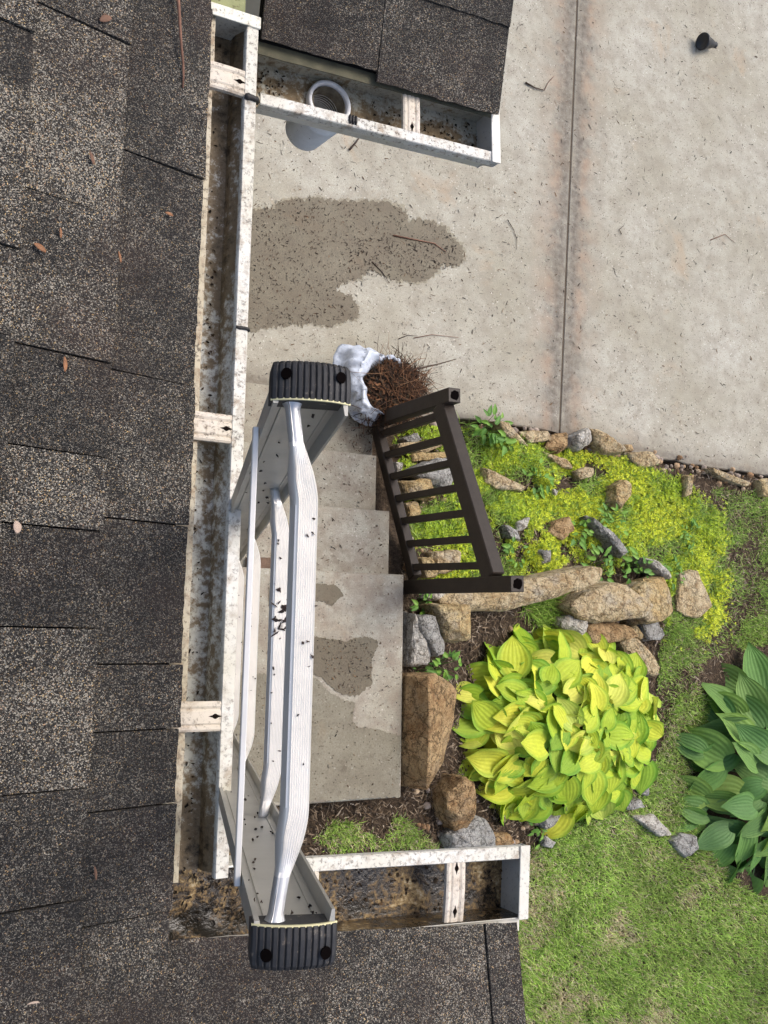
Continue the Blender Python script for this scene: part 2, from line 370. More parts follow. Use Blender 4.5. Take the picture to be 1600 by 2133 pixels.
def gz(x, y):
    x = np.asarray(x, float); y = np.asarray(y, float)
    d = (x[..., None]-_tp[:,0])**2 + (y[..., None]-_tp[:,1])**2 + 0.004
    w_ = d**-1.6
    return (w_*_tp[:,2]).sum(-1)/w_.sum(-1)
def on_ground(px, py, lift=0.0):
    z = 0.2
    for _ in range(7):
        p = at(px, py, z); z = float(gz(p.x, p.y)) + lift
    return at(px, py, z)
def on_ground_np(px, py):
    px = np.asarray(px, float); py = np.asarray(py, float)
    d = np.stack([(px-CX)/FPX, -(py-CY)/FPX, -np.ones_like(px)], -1) @ ROT.T
    z = np.full(px.shape, .2)
    for _ in range(6):
        k = (HC-z)/-d[..., 2]; x = d[..., 0]*k; y = d[..., 1]*k; z = gz(x, y)
    k = (HC-z)/-d[..., 2]
    return d[..., 0]*k, d[..., 1]*k, z

# driveway edge towards the garden, as seen
EDGE_PX = [(400,858),(700,862),(840,868),(960,872),(1040,880),(1110,892),(1165,903),(1225,918),(1300,940),(1380,956),(1470,972),(1600,990),(1760,1012)]
EDGE = [at(a, b, 0) for a, b in EDGE_PX]
EDGE = [Vector((-0.6, EDGE[0].y+.1, 0))] + EDGE + [Vector((EDGE[-1].x+6, EDGE[-1].y-.6, 0))]
def edge_y(x):
    return np.interp(x, [p.x for p in EDGE], [p.y for p in EDGE])
def build_ground():
    n = 150; xs = np.linspace(-.8, 6.2, n); ys = np.linspace(-3.2, 1.6, n)
    X, Y = np.meshgrid(xs, ys, indexing='ij'); Z = gz(X, Y) - .008 + .02*(vnoise(X, Y, 9, 2)-.5)
    Z = np.where(Y > edge_y(X)-.03, np.minimum(Z, -.02) - .05, Z)
    V = np.stack([X, Y, Z], -1).reshape(-1, 3)
    i = np.arange(n*n).reshape(n, n); F = np.stack([i[:-1,:-1], i[1:,:-1], i[1:,1:], i[:-1,1:]], -1).reshape(-1, 4)
    # skirt of far ground
    o = len(V); r = 120.0
    ring = np.array([[-.8,-3.2],[6.2,-3.2],[6.2,1.6],[-.8,1.6]]); far = np.array([[-r,-r],[r,-r],[r,r],[-r,r]])
    V2 = np.array([[*p, -.09] for p in ring] + [[*p, -.09] for p in far])
    F2 = np.array([[o+k, o+4+k, o+4+(k+1) % 4, o+(k+1) % 4] for k in range(4)])[:, ::-1]
    g = link('ground', npmesh('ground', np.concatenate([V, V2]), np.concatenate([F, F2])), None, MAT['soil'])
    return tag(g, kind='structure')
build_ground()

def slab(name, poly, top, thick, mat, parent=None, bev=.006):
    """flat polygon slab with a chamfered top edge"""
    pl = [Vector((p[0], p[1])) for p in poly]; n = len(pl)
    A = sum(pl[i].x*pl[(i+1) % n].y - pl[(i+1) % n].x*pl[i].y for i in range(n))
    if A < 0: pl.reverse()
    ins = []
    for i in range(n):
        a, b, c = pl[i-1], pl[i], pl[(i+1) % n]; d1 = (b-a).normalized(); d2 = (c-b).normalized()
        nrm = Vector((-d1.y-d2.y, d1.x+d2.x)); nrm = nrm.normalized() if nrm.length > 1e-6 else Vector((-d1.y, d1.x)); ins.append(b + nrm*bev)
    secs = [[(p.x, p.y, top-thick) for p in pl], [(p.x, p.y, top-bev) for p in pl], [(p.x, p.y, top) for p in ins]]
    v, f = loft(secs); return link(name, mesh(name, v, f), parent, mat)

# driveway of two slabs with an open joint between
drv = slab('driveway', [(-3,-.2),(14,-.2),(14,14),(-3,14)], -.05, .02, MAT['joint']); 
bm = bmesh.new(); bm.from_mesh(drv.data); bm.free()
# (the filler sheet only lies under the slabs)
def joint_x(y, o): return JK*y + JC + o
left_pts = [Vector((-2.5, EDGE[0].y, 0))]; right_pts = []
for p in EDGE:
    if p.x < joint_x(p.y, 0): left_pts.append(p)
    else: right_pts.append(p)
jy = float(edge_y(joint_x(left_pts[-1].y, 0)))
L = [(p.x, p.y) for p in left_pts] + [(joint_x(jy, -.004), jy), (joint_x(12, -.004), 12), (-2.5, 12)]
R_ = [(joint_x(jy, .004), jy)] + [(p.x, p.y) for p in right_pts] + [(13, right_pts[-1].y), (13, 12), (joint_x(12, .004), 12)]
def wob(poly, step=.05, amp=.012):
    out = []
    for i in range(len(poly)):
        a, b = Vector(poly[i]), Vector(poly[(i+1) % len(poly)]); k = max(1, int((b-a).length/step)) if (b-a).length < 1.2 else 1
        for t in range(k):
            p = a.lerp(b, t/k)
            if t: p = p + Vector((0, amp*(mnoise.noise(Vector((p.x*9, p.y*9, 3.1))))))
            out.append((p.x, p.y))
    return out
# keep the filler clear of the garden
bpy.data.objects.remove(drv)
drv = slab('driveway', [(joint_x(jy, -.08), jy+.02), (joint_x(jy, .08), jy+.02), (joint_x(12, .08), 11.9), (joint_x(12, -.08), 11.9)], -.004, .05, MAT['joint'])
tag(drv, kind='structure')
slab('slab', wob(L), 0, .10, MAT['conc'], drv); slab('slab', wob(R_), 0, .10, MAT['conc'], drv)

# ------------------------------------------------------------------ concrete steps and landing
RIS = .15
steps = empty('concrete_steps', (1.5, .2, 0)); tag(steps, 'grey concrete steps with a broad landing beside the brown railing', 'steps')
XL = -.25
treads = [((785,832),(785,948),1), ((785,948),(785,1060),2), ((812,1066),(812,1192),3)]
def stepbox(name, xr, y1, y0, z0, z1):
    return slab(name, [(XL, y0), (xr, y0+.0), (xr, y1), (XL, y1)], z1, z1-z0, MAT['step'], steps, .010)
yl = []
for k, py in enumerate((832, 948, 1062, 1194)): yl.append(at(780, py, RIS*(k+1)).y)
xr = [at(778, 890, RIS).x, at(785, 1000, 2*RIS).x, at(812, 1130, 3*RIS).x, at(840, 1400, 4*RIS).x]
stepbox('tread', xr[0], yl[0], yl[1]-.05, -.05, RIS)
stepbox('tread', xr[1], yl[1], yl[2]-.05, .02, 2*RIS)
stepbox('tread', xr[2], yl[2], yl[3]-.05, .10, 3*RIS)
ybot = at(700, 1671, 4*RIS).y
stepbox('landing', xr[3], yl[3], ybot, .20, 4*RIS)
# brown kick board under the landing nosing seen between the rungs
def jag(poly_px, z, amp=5.0, step=7.0, seed=0):
    """outline seen in the photo, made ragged, laid on height z"""
    out = []
    for i in range(len(poly_px)):
        a, b = Vector(poly_px[i]), Vector(poly_px[(i+1) % len(poly_px)]); k = max(1, int((b-a).length/step)); nn = Vector((-(b-a).y, (b-a).x)).normalized()
        for t in range(k):
            p = a.lerp(b, t/k); q = p + nn*(amp*(mnoise.noise(Vector((p.x*.05, p.y*.05, seed)))*.8 + .9*mnoise.noise(Vector((p.x*.19, p.y*.19, seed+5))) + .7*mnoise.noise(Vector((p.x*.5, p.y*.5, seed+8)))))
            out.append(at(q.x, q.y, z))
    return out
def patch(name, poly_px, z, parent, mat, seed, amp=5.0):
    pts = jag(poly_px, z, amp, 2.6, seed)
    bm = bmesh.new(); vs_ = [bm.verts.new(p) for p in pts]; f = bm.faces.new(vs_); f.normal_update()
    if f.normal.z < 0: f.normal_flip()
    bmesh.ops.triangulate(bm, faces=bm.faces[:]); me = bpy.data.meshes.new(name); bm.to_mesh(me); bm.free()
    return link(name, me, parent, mat)
W1 = [(440,440),(530,437),(570,437),(590,417),(640,411),(700,416),(780,420),(800,418),(838,432),(850,460),(885,458),(910,465),(945,490),(965,520),(968,545),(945,557),(925,545),(905,572),(880,585),(830,587),(800,575),(775,560),(745,578),(700,600),(720,612),(745,630),(750,655),(735,667),(680,680),(640,673),(600,678),(560,680),(530,690),(440,695)]
wc = (sum(p[0] for p in W1)/len(W1), sum(p[1] for p in W1)/len(W1))
patch('damp_margin', [(p[0]+7*np.sign(p[0]-wc[0])*.5, p[1]+(3 if p[1] > wc[1] else -3)) for p in W1], .0015, drv, concrete('drying concrete', joint=False, damp=.80), 1, 8.0)
patch('wet_patch', W1, .003, drv, MAT['conc_wet'], 1, 8.0)
LZ = 4*RIS + .003
patch('wet_patch', [(600,1322),(670,1330),(720,1334),(760,1326),(785,1332),(788,1345),(773,1375),(775,1425),(750,1445),(730,1450),(700,1440),(668,1410),(600,1395)], LZ, steps, MAT['conc_wet'], 2, 3.5)
patch('wet_patch', [(440,1410),(600,1400),(660,1412),(690,1445),(715,1458),(740,1464),(735,1500),(745,1515),(790,1520),(836,1532),(833,1660),(700,1667),(440,1676)], LZ, steps, concrete('damp concrete', joint=False, damp=.60), 3, 3.5)
patch('wet_patch', [(560,1222),(672,1215),(700,1219),(716,1240),(692,1262),(672,1252),(560,1262)], LZ, steps, MAT['conc_wet'], 4, 3.0)

pk = slab('wooden_plank', [at(520,1160,.5)[:2], at(621,1163,.5)[:2], at(621,1202,.5)[:2], at(520,1200,.5)[:2]], 3*RIS+.045, .043, m_simple('weathered brown board', (.13,.085,.06), .85, var=.3, scale=25, bump=.003), None, .004)
tag(pk, 'brown board lying on the step behind the ladder rungs', 'board')
# ------------------------------------------------------------------ house: roof slopes, eaves, walls
PITCH = math.radians(17.6); TP = math.tan(PITCH)
HL = 1.40; ZL = HC - HL                        # gutter lip
lipA, lipB = at(541, 0, ZL), at(481.6, 1649, ZL)
def lip_x(y): return lipA.x + (lipB.x-lipA.x)*(y-lipA.y)/(lipB.y-lipA.y)
ZE = ZL + .006                                 # top of the shingles at the main eave
ea, eb = at(435, 0, ZE), at(354, 1784, ZE)
def eave_x(y): return ea.x + (eb.x-ea.x)*(y-ea.y)/(eb.y-ea.y)
house = empty('house', (-2, 0, 0)); tag(house, 'house with brown speckled shingle roofs wrapping around a recessed corner', 'house')
class Roof:
    """plane through an eave point E (x,y,z), e = unit vector along the eave, s = unit vector up the slope"""
    def __init__(q, E, e, up2d):
        q.E = Vector(E); q.e = Vector((e[0], e[1], 0)).normalized(); u = Vector((up2d[0], up2d[1], 0)).normalized()
        q.s = (u*math.cos(PITCH) + Vector((0,0,math.sin(PITCH)))).normalized(); q.n = q.e.cross(q.s).normalized()
        if q.n.z < 0: q.n = -q.n
    def pt(q, a, s, h=0.0): return q.E + q.e*a + q.s*s + q.n*h
    def hit(q, px, py):
        r = Vector(ray(px, py)); o = Vector((0,0,HC)); t = (q.E-o).dot(q.n)/r.dot(q.n); d = o + r*t - q.E
        return d.dot(q.e), d.dot(q.s)
dm = Vector((eb.x-ea.x, eb.y-ea.y, 0)).normalized()
main = Roof(at(386, 1088, ZE), -dm, (-1, 0)); main.s = (Vector((-main.e.y, main.e.x, 0))*math.cos(PITCH)); 
if main.s.x > 0: main.s = -main.s
main.s = (main.s + Vector((0,0,math.sin(PITCH)))).normalized(); main.n = main.e.cross(main.s); main.n = main.n if main.n.z > 0 else -main.n
def shingle(roof, parent, a0, a1, s0, s1, lift, thick, tone, skew=0.0, rag=.0025):
    """one shingle tab: butt edge at s0, tail tucked under the next course, butt a little ragged"""
    n = max(3, int(abs(a1-a0)/.012)); top0, top1, bot = [], [], []
    for i in range(n+1):
        a = a0 + (a1-a0)*i/n; j = rag*mnoise.noise(Vector((a*55, s0*31, tone*9))) + .6*rag*mnoise.noise(Vector((a*160, s0*31, 2)))
        hh = .0012*mnoise.noise(Vector((a*9, s0*7, 4.4)))
        top0.append(roof.pt(a, s0+j, lift+thick+hh)); bot.append(roof.pt(a, s0+j+.001, lift-.001)); top1.append(roof.pt(a+skew, s1, .0015))
    mid = [p.lerp(q, .06) + roof.n*(.0005) for p, q in zip(top0, top1)]
    secs = [bot, top0, mid, top1]; v, f = loft(secs, close=False)
    for idx in (0, n):                          # close the cut sides
        o = len(v); k = n+1; v += [roof.pt((a0 if idx == 0 else a1) + skew, s1, -.004)]
        f.append((idx, k+idx, 2*k+idx, 3*k+idx, o))
    o = link('shingle', mesh('shingle', v, f), parent, MAT['shingle']); o.color = (tone, tone, tone, 1)
    return o
def deck(roof, parent_name, a0, a1, s1, t=.02):
    secs = [[roof.pt(a, s, h) for a, s, h in ((a0, .012, -.006), (a1, .012, -.006), (a1, s1, -.006), (a0, s1, -.006))], [roof.pt(a, s, h) for a, s, h in ((a0, .012, -t), (a1, .012, -t), (a1, s1, -t), (a0, s1, -t))]]
    v, f = loft(secs); return link(parent_name, mesh(parent_name, v, f), house, MAT['felt'])
# ---- main slope
md = deck(main, 'main_roof', -2.0, 1.6, 1.6)
def jt(px, py): return main.hit(px, py)
s1m = np.mean([jt(210, 1000)[1], jt(185, 1600)[1], jt(243, 330)[1], jt(172, 1880)[1]])
s2m = np.mean([jt(40, 385)[1], jt(12, 924)[1]])
print('course exposures', s1m, s2m-s1m)
EXP = s2m - s1m
c1 = [main.hit(*p)[0] for p in ((400,5),(310,335),(320,790),(310,1088),(285,1383),(276,1521),(270,1682),(262,1912))]
t1 = [.50,.47,.45,.52,.45,.45,.43,.42,.43]
c2 = [main.hit(*p)[0] for p in ((166,50),(140,422),(120,735),(110,939),(105,1098),(100,1307),(90,1648),(85,1886))]
t2 = [.52,.62,.52,.46,.60,.45,.57,.46,.44]
c3 = [main.hit(*p)[0] for p in ((20,54),(12,180),(10,515),(8,700),(5,1000),(0,1400),(0,1750))]
t3 = [.60,.42,.58,.55,.46,.50,.46,.44]
def course(roof, parent, joints, tones, s0, s1, lo, hi, k=0, rows_skew=0.0):
    js = sorted(joints); js = [lo] + js + [hi]; tn = tones
    for i in range(len(js)-1):
        # joints were listed from the top of the photo down, so tones run the other way
        shingle(roof, parent, js[i]+.0011, js[i+1]-.0011, s0, s1, .002, .0045 + .0045*((i+k) % 2), tn[len(js)-2-i], 0.0)
course(main, md, c1, t1, 0, s1m+.03, -2.0, 1.6)
course(main, md, c2, t2, s1m, s2m+.03, -2.0, 1.6, 1)
course(main, md, c3, t3, s2m, s2m+EXP+.03, -2.0, 1.6)
for k in range(1, 9):
    j = []; a = -2.0
    while a < 1.45: a += rnd.uniform(.11, .30); j.append(a)
    course(main, md, j[:-1], [rnd.uniform(.38, .62) for _ in range(len(j)+1)], s2m+k*EXP, s2m+(k+1)*EXP+.03, -2.0, 1.6, k)

# ---- lower wing (bottom of the photo)
HLW = 1.43; ZLW = HC - HLW
lw0, lw1 = at(625, 1788, ZLW), at(1095, 1762, ZLW)          # outer lip edge
lwd = (lw1-lw0).normalized(); lwu = Vector((-lwd.y, lwd.x, 0)); lwu = lwu if lwu.y < 0 else -lwu
le0, le1 = at(500, 1950, ZLW+.008), at(1068, 1922, ZLW+.008)
lower = Roof(le0, (le1-le0), ((le1-le0).y, -(le1-le0).x)); 
la1 = lower.hit(1071, 1935)[0]; la0 = -1.2
ld = deck(lower, 'lower_wing_roof', la0, la1-.012, 1.5)
lj = [lower.hit(*p)[0] for p in ((300,2060),(672,2060),(1010,2000))]
course(lower, ld, lj, [.46,.56,.48,.44], 0, .30, la0, la1, 0)
def toned(r): return rnd.uniform(.40, .56)
for k in range(1, 5):
    j = []; a = la0
    while a < la1-.2: a += rnd.uniform(.14, .34); j.append(a)
    course(lower, ld, j[:-1], [toned(0) for _ in range(len(j)+1)], .27*k, .27*(k+1)+.03, la0, la1, k)

# ---- upper wing (top of the photo)
HUW = 1.52; ZUW = HC - HUW
uw0, uw1 = at(528, 214, ZUW), at(1035, 340, ZUW)            # outer lip edge
ue0, ue1 = at(540, 98, ZUW+.012), at(1030, 234, ZUW+.012)
upper = Roof(ue0, (ue1-ue0), (-(ue1-ue0).y, (ue1-ue0).x))
ua1 = (ue1-ue0).length; ua0 = -.0
ud = deck(upper, 'upper_wing_roof', ua0, ua1-.012, 1.2)
us = upper.hit(1000, 38)[1]; print('upper exposure', us)
uj = [upper.hit(790, 90)[0]]
shingle(upper, ud, ua0, uj[0]-.0006, .012, us+.03, .002, .005, .44); shingle(upper, ud, uj[0]+.0006, ua1+.004, -.006, us+.03, .002, .008, .46)
for k in range(1, 5):
    j = [upper.hit(*p)[0] for p in ((700,-40),)] if k == 1 else [rnd.uniform(.1, ua1-.1)]
    course(upper, ud, j, [.48,.54], us*k, us*(k+1)+.03, ua0, ua1+.004, k)

# fascia boards, soffits and walls below the eaves
def boxm(name, lo, hi, mat, parent):
    x0, y0, z0 = lo; x1, y1, z1 = hi
    v, f = loft([[(x0,y0,z0),(x1,y0,z0),(x1,y1,z0),(x0,y1,z0)], [(x0,y0,z1),(x1,y0,z1),(x1,y1,z1),(x0,y1,z1)]]); return link(name, mesh(name, v, f), parent, mat)
GW = .118
def strip(name, p, q, d_in, z0, z1, t, mat, parent):
    p, q = Vector(p), Vector(q); i = Vector((d_in[0], d_in[1], 0)).normalized()
    v, f = loft([[Vector((p.x,p.y,z0)), Vector((p.x,p.y,z1)), Vector((p.x,p.y,z1))+i*t, Vector((p.x,p.y,z0))+i*t], [Vector((q.x,q.y,z0)), Vector((q.x,q.y,z1)), Vector((q.x,q.y,z1))+i*t, Vector((q.x,q.y,z0))+i*t]])
    return link(name, mesh(name, v, f), parent, mat)
ytop, ybt = at(480, 28, ZL).y, at(420, 1835, ZL).y
strip('fascia', (lip_x(ytop)-GW-.004, ytop+.5, 0), (lip_x(ybt)-GW-.004, ybt-.14, 0), (-1, 0), ZL-.16, ZL-.012, .02, MAT['fascia'], house)
boxm('wall', (-3.5, -2.4, .0), (-.15, 2.6, ZL-.16), MAT['wall'], house)
boxm('soffit', (-.16, -.9, ZL-.185), (lip_x(0)-GW-.03, 1.1, ZL-.165), MAT['fascia'], house)
lin = Vector(lwu)                                            # inward for the lower wing
bl0 = lw0 + lin*GW; bl1 = lw1 + lin*GW
strip('fascia', bl0 - lwd*.18 + lin*.004, bl1 + lin*.004, lin, ZLW-.16, ZLW-.012, .02, MAT['fascia'], house)
boxm('wall', (-.15, -2.4, .0), (lw1.x-.25, bl0.y-.28, ZLW-.17), MAT['wall'], house)
uwd = (uw1-uw0).normalized(); uin = Vector((-uwd.y, uwd.x, 0)); uin = uin if uin.y > 0 else -uin
bu0, bu1 = uw0+uin*GW, uw1+uin*GW
strip('fascia', bu0 + uin*.004 + uwd*.02, bu1 + uin*.004, uin, ZUW-.16, ZUW-.012, .02, MAT['fascia'], house)
boxm('wall', (-.15, bu1.y+.35, .0), (uw1.x-.3, 2.6, ZUW-.17), MAT['wall'], house)
# drip edge apron hanging from the main eave into the gutter
def ragstrip(name, p, q, d_out, pts, mat, parent, rag=.0015, n=60):
    p, q = Vector(p), Vector(q); secs = []
    for i in range(n+1):
        o = p.lerp(q, i/n); j = rag*mnoise.noise(Vector((o.x*40, o.y*40, 1)))
        secs.append([o + d_out*(a + (j if k in (1, 2) else 0)) + Vector((0,0,b)) for k, (a, b) in enumerate(pts)])
    v, f = loft(secs); return link(name, mesh(name, v, f), parent, mat)
dout = Vector((1, 0, 0)); 
ed0 = Vector((eave_x(ytop), ytop+.3, ZE)); ed1 = Vector((eave_x(ybt), ybt, ZE))
ragstrip('drip_edge', ed0, ed1, dout, [(-.03,-.0075),(.017,-.011),(.0165,-.0125),(-.03,-.010)], MAT['apron'], house)

mossy = m_simple('mossy drip edge', (.085,.08,.05), .85, var=.35, scale=25, fine=(70,.56,(.09,.08,.05)))
ragstrip('drip_edge', upper.pt(ua0, .012, -.008), upper.pt(ua1, .012, -.008), -Vector((-(ue1-ue0).y, (ue1-ue0).x, 0)).normalized(), [(-.02,-.001),(.021,-.004),(.021,-.006),(-.02,-.003)], mossy, house, .001, 30)
# ------------------------------------------------------------------ gutters
GD = .070
PROF_O = [(0,.0),(0,-GD),(.096,-GD),(.098,-.052),(.104,-.040),(.112,-.026),(.1175,-.016),(.118,0),(.1165,.002),(.0985,.003),(.0970,.0),(.0970,-.008)]
PROF_I = [(.0985,-.008),(.0990,-.001),(.1150,-.0005),(.1155,-.015),(.1105,-.0245),(.1025,-.0385),(.0965,-.051),(.0945,-GD+.0015),(.0480,-GD+.0013),(.0015,-GD+.0015),(.0015,0)]
def trough(name, p, q, out, parent, mat_in, mats, n=40, wob_=.0008):
    """K-profile gutter from p to q (outer lip line); out = unit outward"""
    p, q = Vector(p), Vector(q); out = Vector(out); prof = PROF_O + PROF_I; secs = []
    for i in range(n+1):
        o = p.lerp(q, i/n) - out*GW; j = wob_*mnoise.noise(Vector((o.x*5, o.y*5, 8)))
        secs.append([o + out*(a + j*(a/GW)) + Vector((0,0,b + j)) for a, b in prof])
    v, f = loft(secs); me = mesh(name, v, f); k = len(prof)
    at_ = me.attributes.new('silt', 'FLOAT_COLOR', 'POINT')
    for i in range(len(v)):
        d_, z_ = prof[i % k]; t_ = (i//k)/n; at_.data[i].color = (min(1, d_/.096), min(1, max(0, (-z_)/GD)), t_, 1)
    for m in mats: me.materials.append(m)
    for fi, pl in enumerate(me.polygons):
        j = fi % k if fi < n*k else 0
        # profile sides: lip strip clean, inside gritty, outside pale
        pl.material_index = 0 if 6 <= j <= 12 else (1 if 13 <= j <= 21 else 2)
    return link(name, me, parent)
MG = [MAT['gclean'], MAT['gin'], MAT['gpale']]
def hanger(parent, c, along, out, wdt=.043, ln=None, lip_h=.0045):
    """ridged strap across the gutter with two key-hole slots"""
    ln = ln or GW-.012; al = Vector(along).normalized(); o = Vector(out); up = Vector((0,0,1)); a = wdt/2
    pr = [(-a,-.006),(-a,.001),(-a+.003,.003),(-a+.006,.003),(-a+.009,.0008),(-a+.012,.0028),(a-.014,.0028),(a-.011,.0006),(a-.007,.003),(a-.003,.003),(a,.001),(a,-.006),(a-.0012,-.006),(a-.0014,0),(-a+.0014,0),(-a+.0012,-.006)]
    base = Vector(c); secs = []
    for i in range(9):
        t = i/8; dz = .0025*math.sin(t*math.pi) + (-.006*max(0, (t-.9)/.1))
        secs.append([base + o*(-GW+.004+ln*t) + al*x + up*(y+lip_h+dz-.006) for x, y in pr])
    v, f = loft(secs); h = link('hanger', mesh('hanger', v, f), parent, MAT['strap'])
    for t in (.16, .80):
        cc = base + o*(-GW+.004+ln*t) + up*(.0034+lip_h+.0025*math.sin(t*math.pi)-.006)
        pts = []
        for k in range(16):
            th = 2*math.pi*k/16; r = .0040 if (k % 8) else .0105
            if k in (1,15,7,9): r = .0046
            pts.append(cc + o*(r*math.cos(th)) + al*(r*.95*math.sin(th)))
        vv, ff = loft([pts, [p - up*.0008 for p in pts]]); link('slot', mesh('slot', vv, ff), h, MAT['slot'])
    return h
def endcap(parent, o, out, along, mat, t=.002):
    """flat gutter end closed with the gutter's own outline"""
    o, out, al = Vector(o), Vector(out), Vector(along); pr = [(-.001,.003),(-.001,-.0715),(.0975,-.0715),(.0995,-.053),(.1055,-.041),(.1135,-.027),(.119,-.016),(.1195,.003)]
    a = [o - out*GW + out*x + Vector((0,0,z)) for x, z in pr]; v, f = loft([a, [p+al*t for p in a]])
    # rolled rim along the top of the cap
    r1 = [o - out*GW + out*x + Vector((0,0,z)) - al*.004 for x, z in ((-.001,.004),(.1195,.004))]
    v2, f2 = beam(r1[0] + al*.0, r1[1] + al*.0, (0,0,1), .020, .0035, .0008)
    V, F = join([(v, f), (v2, f2)]); return link('end_cap', mesh('end_cap', V, F), parent, mat)

# main gutter
gm0 = Vector((lip_x(ytop), ytop, ZL)); gm1 = Vector((lip_x(at(470,1828,ZL).y), at(470,1828,ZL).y, ZL))
g1 = empty('roof_gutter', gm0); tag(g1, 'long dirty white gutter under the main roof edge, ladder leaning on it', 'gutter', 'white roof gutters')
gout = Vector((gm1.y-gm0.y, -(gm1.x-gm0.x), 0)).normalized(); gout = gout if gout.x > 0 else -gout
gal = (gm0-gm1).normalized()
trough('trough', gm0, gm1, gout, g1, None, MG, 60)
endcap(g1, gm0, gout, gal, MAT['gin'])
for py in (155, 890, 1492):
    y = at(440, py, ZL).y; hanger(g1, (lip_x(y), y, ZL), gal, gout)
for py, wd in ((205, .019), (687, .011)):
    y = at(520, py, ZL).y; p = Vector((lip_x(y), y, ZL)); pts = []
    for k in range(9):
        t = k/8; pts.append(p + gout*(-.020+.022*t) + gal*(.002*mnoise.noise(Vector((t*6, py, 1)))) + Vector((0,0,.0035 if t < .95 else -.004)))
    v, f = tube(pts, [wd*.35*(.7+.5*abs(mnoise.noise(Vector((k*1.7, py, 3))))) for k in range(9)], 6); link('sealant_bead', mesh('sealant_bead', v, f, True), g1, MAT['seal'])

boxm('end_board', (lip_x(ytop)-GW-.002, ytop+.012, ZL-.09), (lip_x(ytop)-.022, ytop+.30, ZL-.004), m_simple('mossy painted board', (.22,.23,.11), .85, var=.3, scale=18, bump=.002, fine=(45,.58,(.10,.09,.04))), house)
# upper wing gutter with round outlet
g2 = empty('roof_gutter', uw0); tag(g2, 'short white gutter at the upper wing with a round downspout outlet in it', 'gutter', 'white roof gutters')
uout = -uin
up0 = uw0 + uwd*.012
tr2 = trough('trough', up0, uw1, uout, g2, None, [MAT['gclean'], MAT['gup'], MAT['gpale']], 24)
endcap(g2, uw1, uout, uwd, MAT['gpale'])
k2 = (at(857, 270, ZUW) - uw0).dot(uwd); hanger(g2, uw0 + uwd*k2, uwd, uout, .036)
fl = ZUW - GD + .0015
oc = at(687, 190, fl+.012); orad = .0365
kd = (oc-uw0).dot(uwd); oc = uw0 + uwd*kd - uout*(GW-.048)
oc = Vector((oc.x, oc.y, fl))
# cut the opening
bmc = bmesh.new(); bmesh.ops.create_cone(bmc, cap_ends=True, segments=40, radius1=orad-.003, radius2=orad-.003, depth=.06, matrix=Matrix.Translation(oc)); mc = bpy.data.meshes.new('cut'); bmc.to_mesh(mc); bmc.free()
co = bpy.data.objects.new('cut', mc); C.objects.link(co); bo = tr2.modifiers.new('b', 'BOOLEAN'); bo.object = co; bo.operation = 'DIFFERENCE'; bo.solver = 'EXACT'
bpy.context.view_layer.update(); dg = bpy.context.evaluated_depsgraph_get(); me2 = bpy.data.meshes.new_from_object(tr2.evaluated_get(dg)); tr2.modifiers.clear(); tr2.data = me2; bpy.data.objects.remove(co)
def lathe(c, prof, n=36, ax=None):
    c = Vector(c); secs = [[c + Vector((r*math.cos(2*math.pi*k/n), r*math.sin(2*math.pi*k/n), z)) for k in range(n)] for r, z in prof]
    return loft(secs, caps=False)
pp = [(orad-.002,-.020),(orad-.001,.011),(orad+.001,.015),(orad+.0055,.015),(orad+.0070,.012),(orad+.0070,.0008)]
v, f = lathe(oc, pp); link('outlet_ring', mesh('outlet_ring', v, f, True), g2, MAT['pipe'])
pp = [(orad-.004,-.018)]
for k in range(15): z = -.024-.006*k; pp += [(orad-.0055-.0006*k,z+.001), (orad-.0020-.0006*k,z-.002)]
pp2 = [(r+.0130, z) for r, z in pp]; pp2[0] = (orad+.008, -.004)
v, f = lathe(oc, pp2 + [(r, z) for r, z in reversed(pp)]); link('drop_tube', mesh('drop_tube', v, f, True), g2, MAT['pipe'])

for k in range(3):
    q = at(728+6*k, 240+9*k, ZUW); kq = (q-uw0).dot(uwd); pts = [uw0 + uwd*(kq+.004*mnoise.noise(Vector((k, t, 3)))) - uout*(.021-.0055*t) + Vector((0,0,.0035)) for t in range(4)]
    v, f = tube(pts, [.002,.0035,.003,.0018], 6); link('sealant_bead', mesh('sealant_bead', v, f, True), g2, MAT['seal'])
v, f = lathe(oc, [(orad-.0055,-.084),(orad-.0040,-.02),(orad-.0035,.009),(orad-.0045,.009),(orad-.0060,-.084)]); link('shade_lining', mesh('shade_lining', v, f, True), g2, m_simple('shaded tube lining', (.16,.135,.09), .7, var=.6, scale=40))  # added brown lining, its dark colour stands for shade inside the outlet
v, f = lathe(oc, [(.0005,-.083),(orad-.006,-.085),(orad-.006,-.088),(.0005,-.088)]); link('shade_plug', mesh('shade_plug', v, f), g2, m_simple('shaded tube bottom', (.055,.04,.022), .7, var=.5, scale=60, bump=.004))  # added disc closing the tube, deep shade put into its colour
# lower wing gutter
g3 = empty('roof_gutter', lw0); tag(g3, 'silted white gutter along the lower wing with standing dirt beside the lawn', 'gutter', 'white roof gutters')
lout = -lin; lend = lw1 + lwd*.0; lst = lw0 - lwd*.03
trough('trough', lst, lend, lout, g3, None, [MAT['gclean'], MAT['gdirty'], MAT['gpale']], 30)
endcap(g3, lend, lout, lwd, MAT['gpale'])
for pxx in (640, 948):
    k3 = (at(pxx, 1850, ZLW) - lw0).dot(lwd); hanger(g3, lw0 + lwd*k3, lwd, lout, .036)
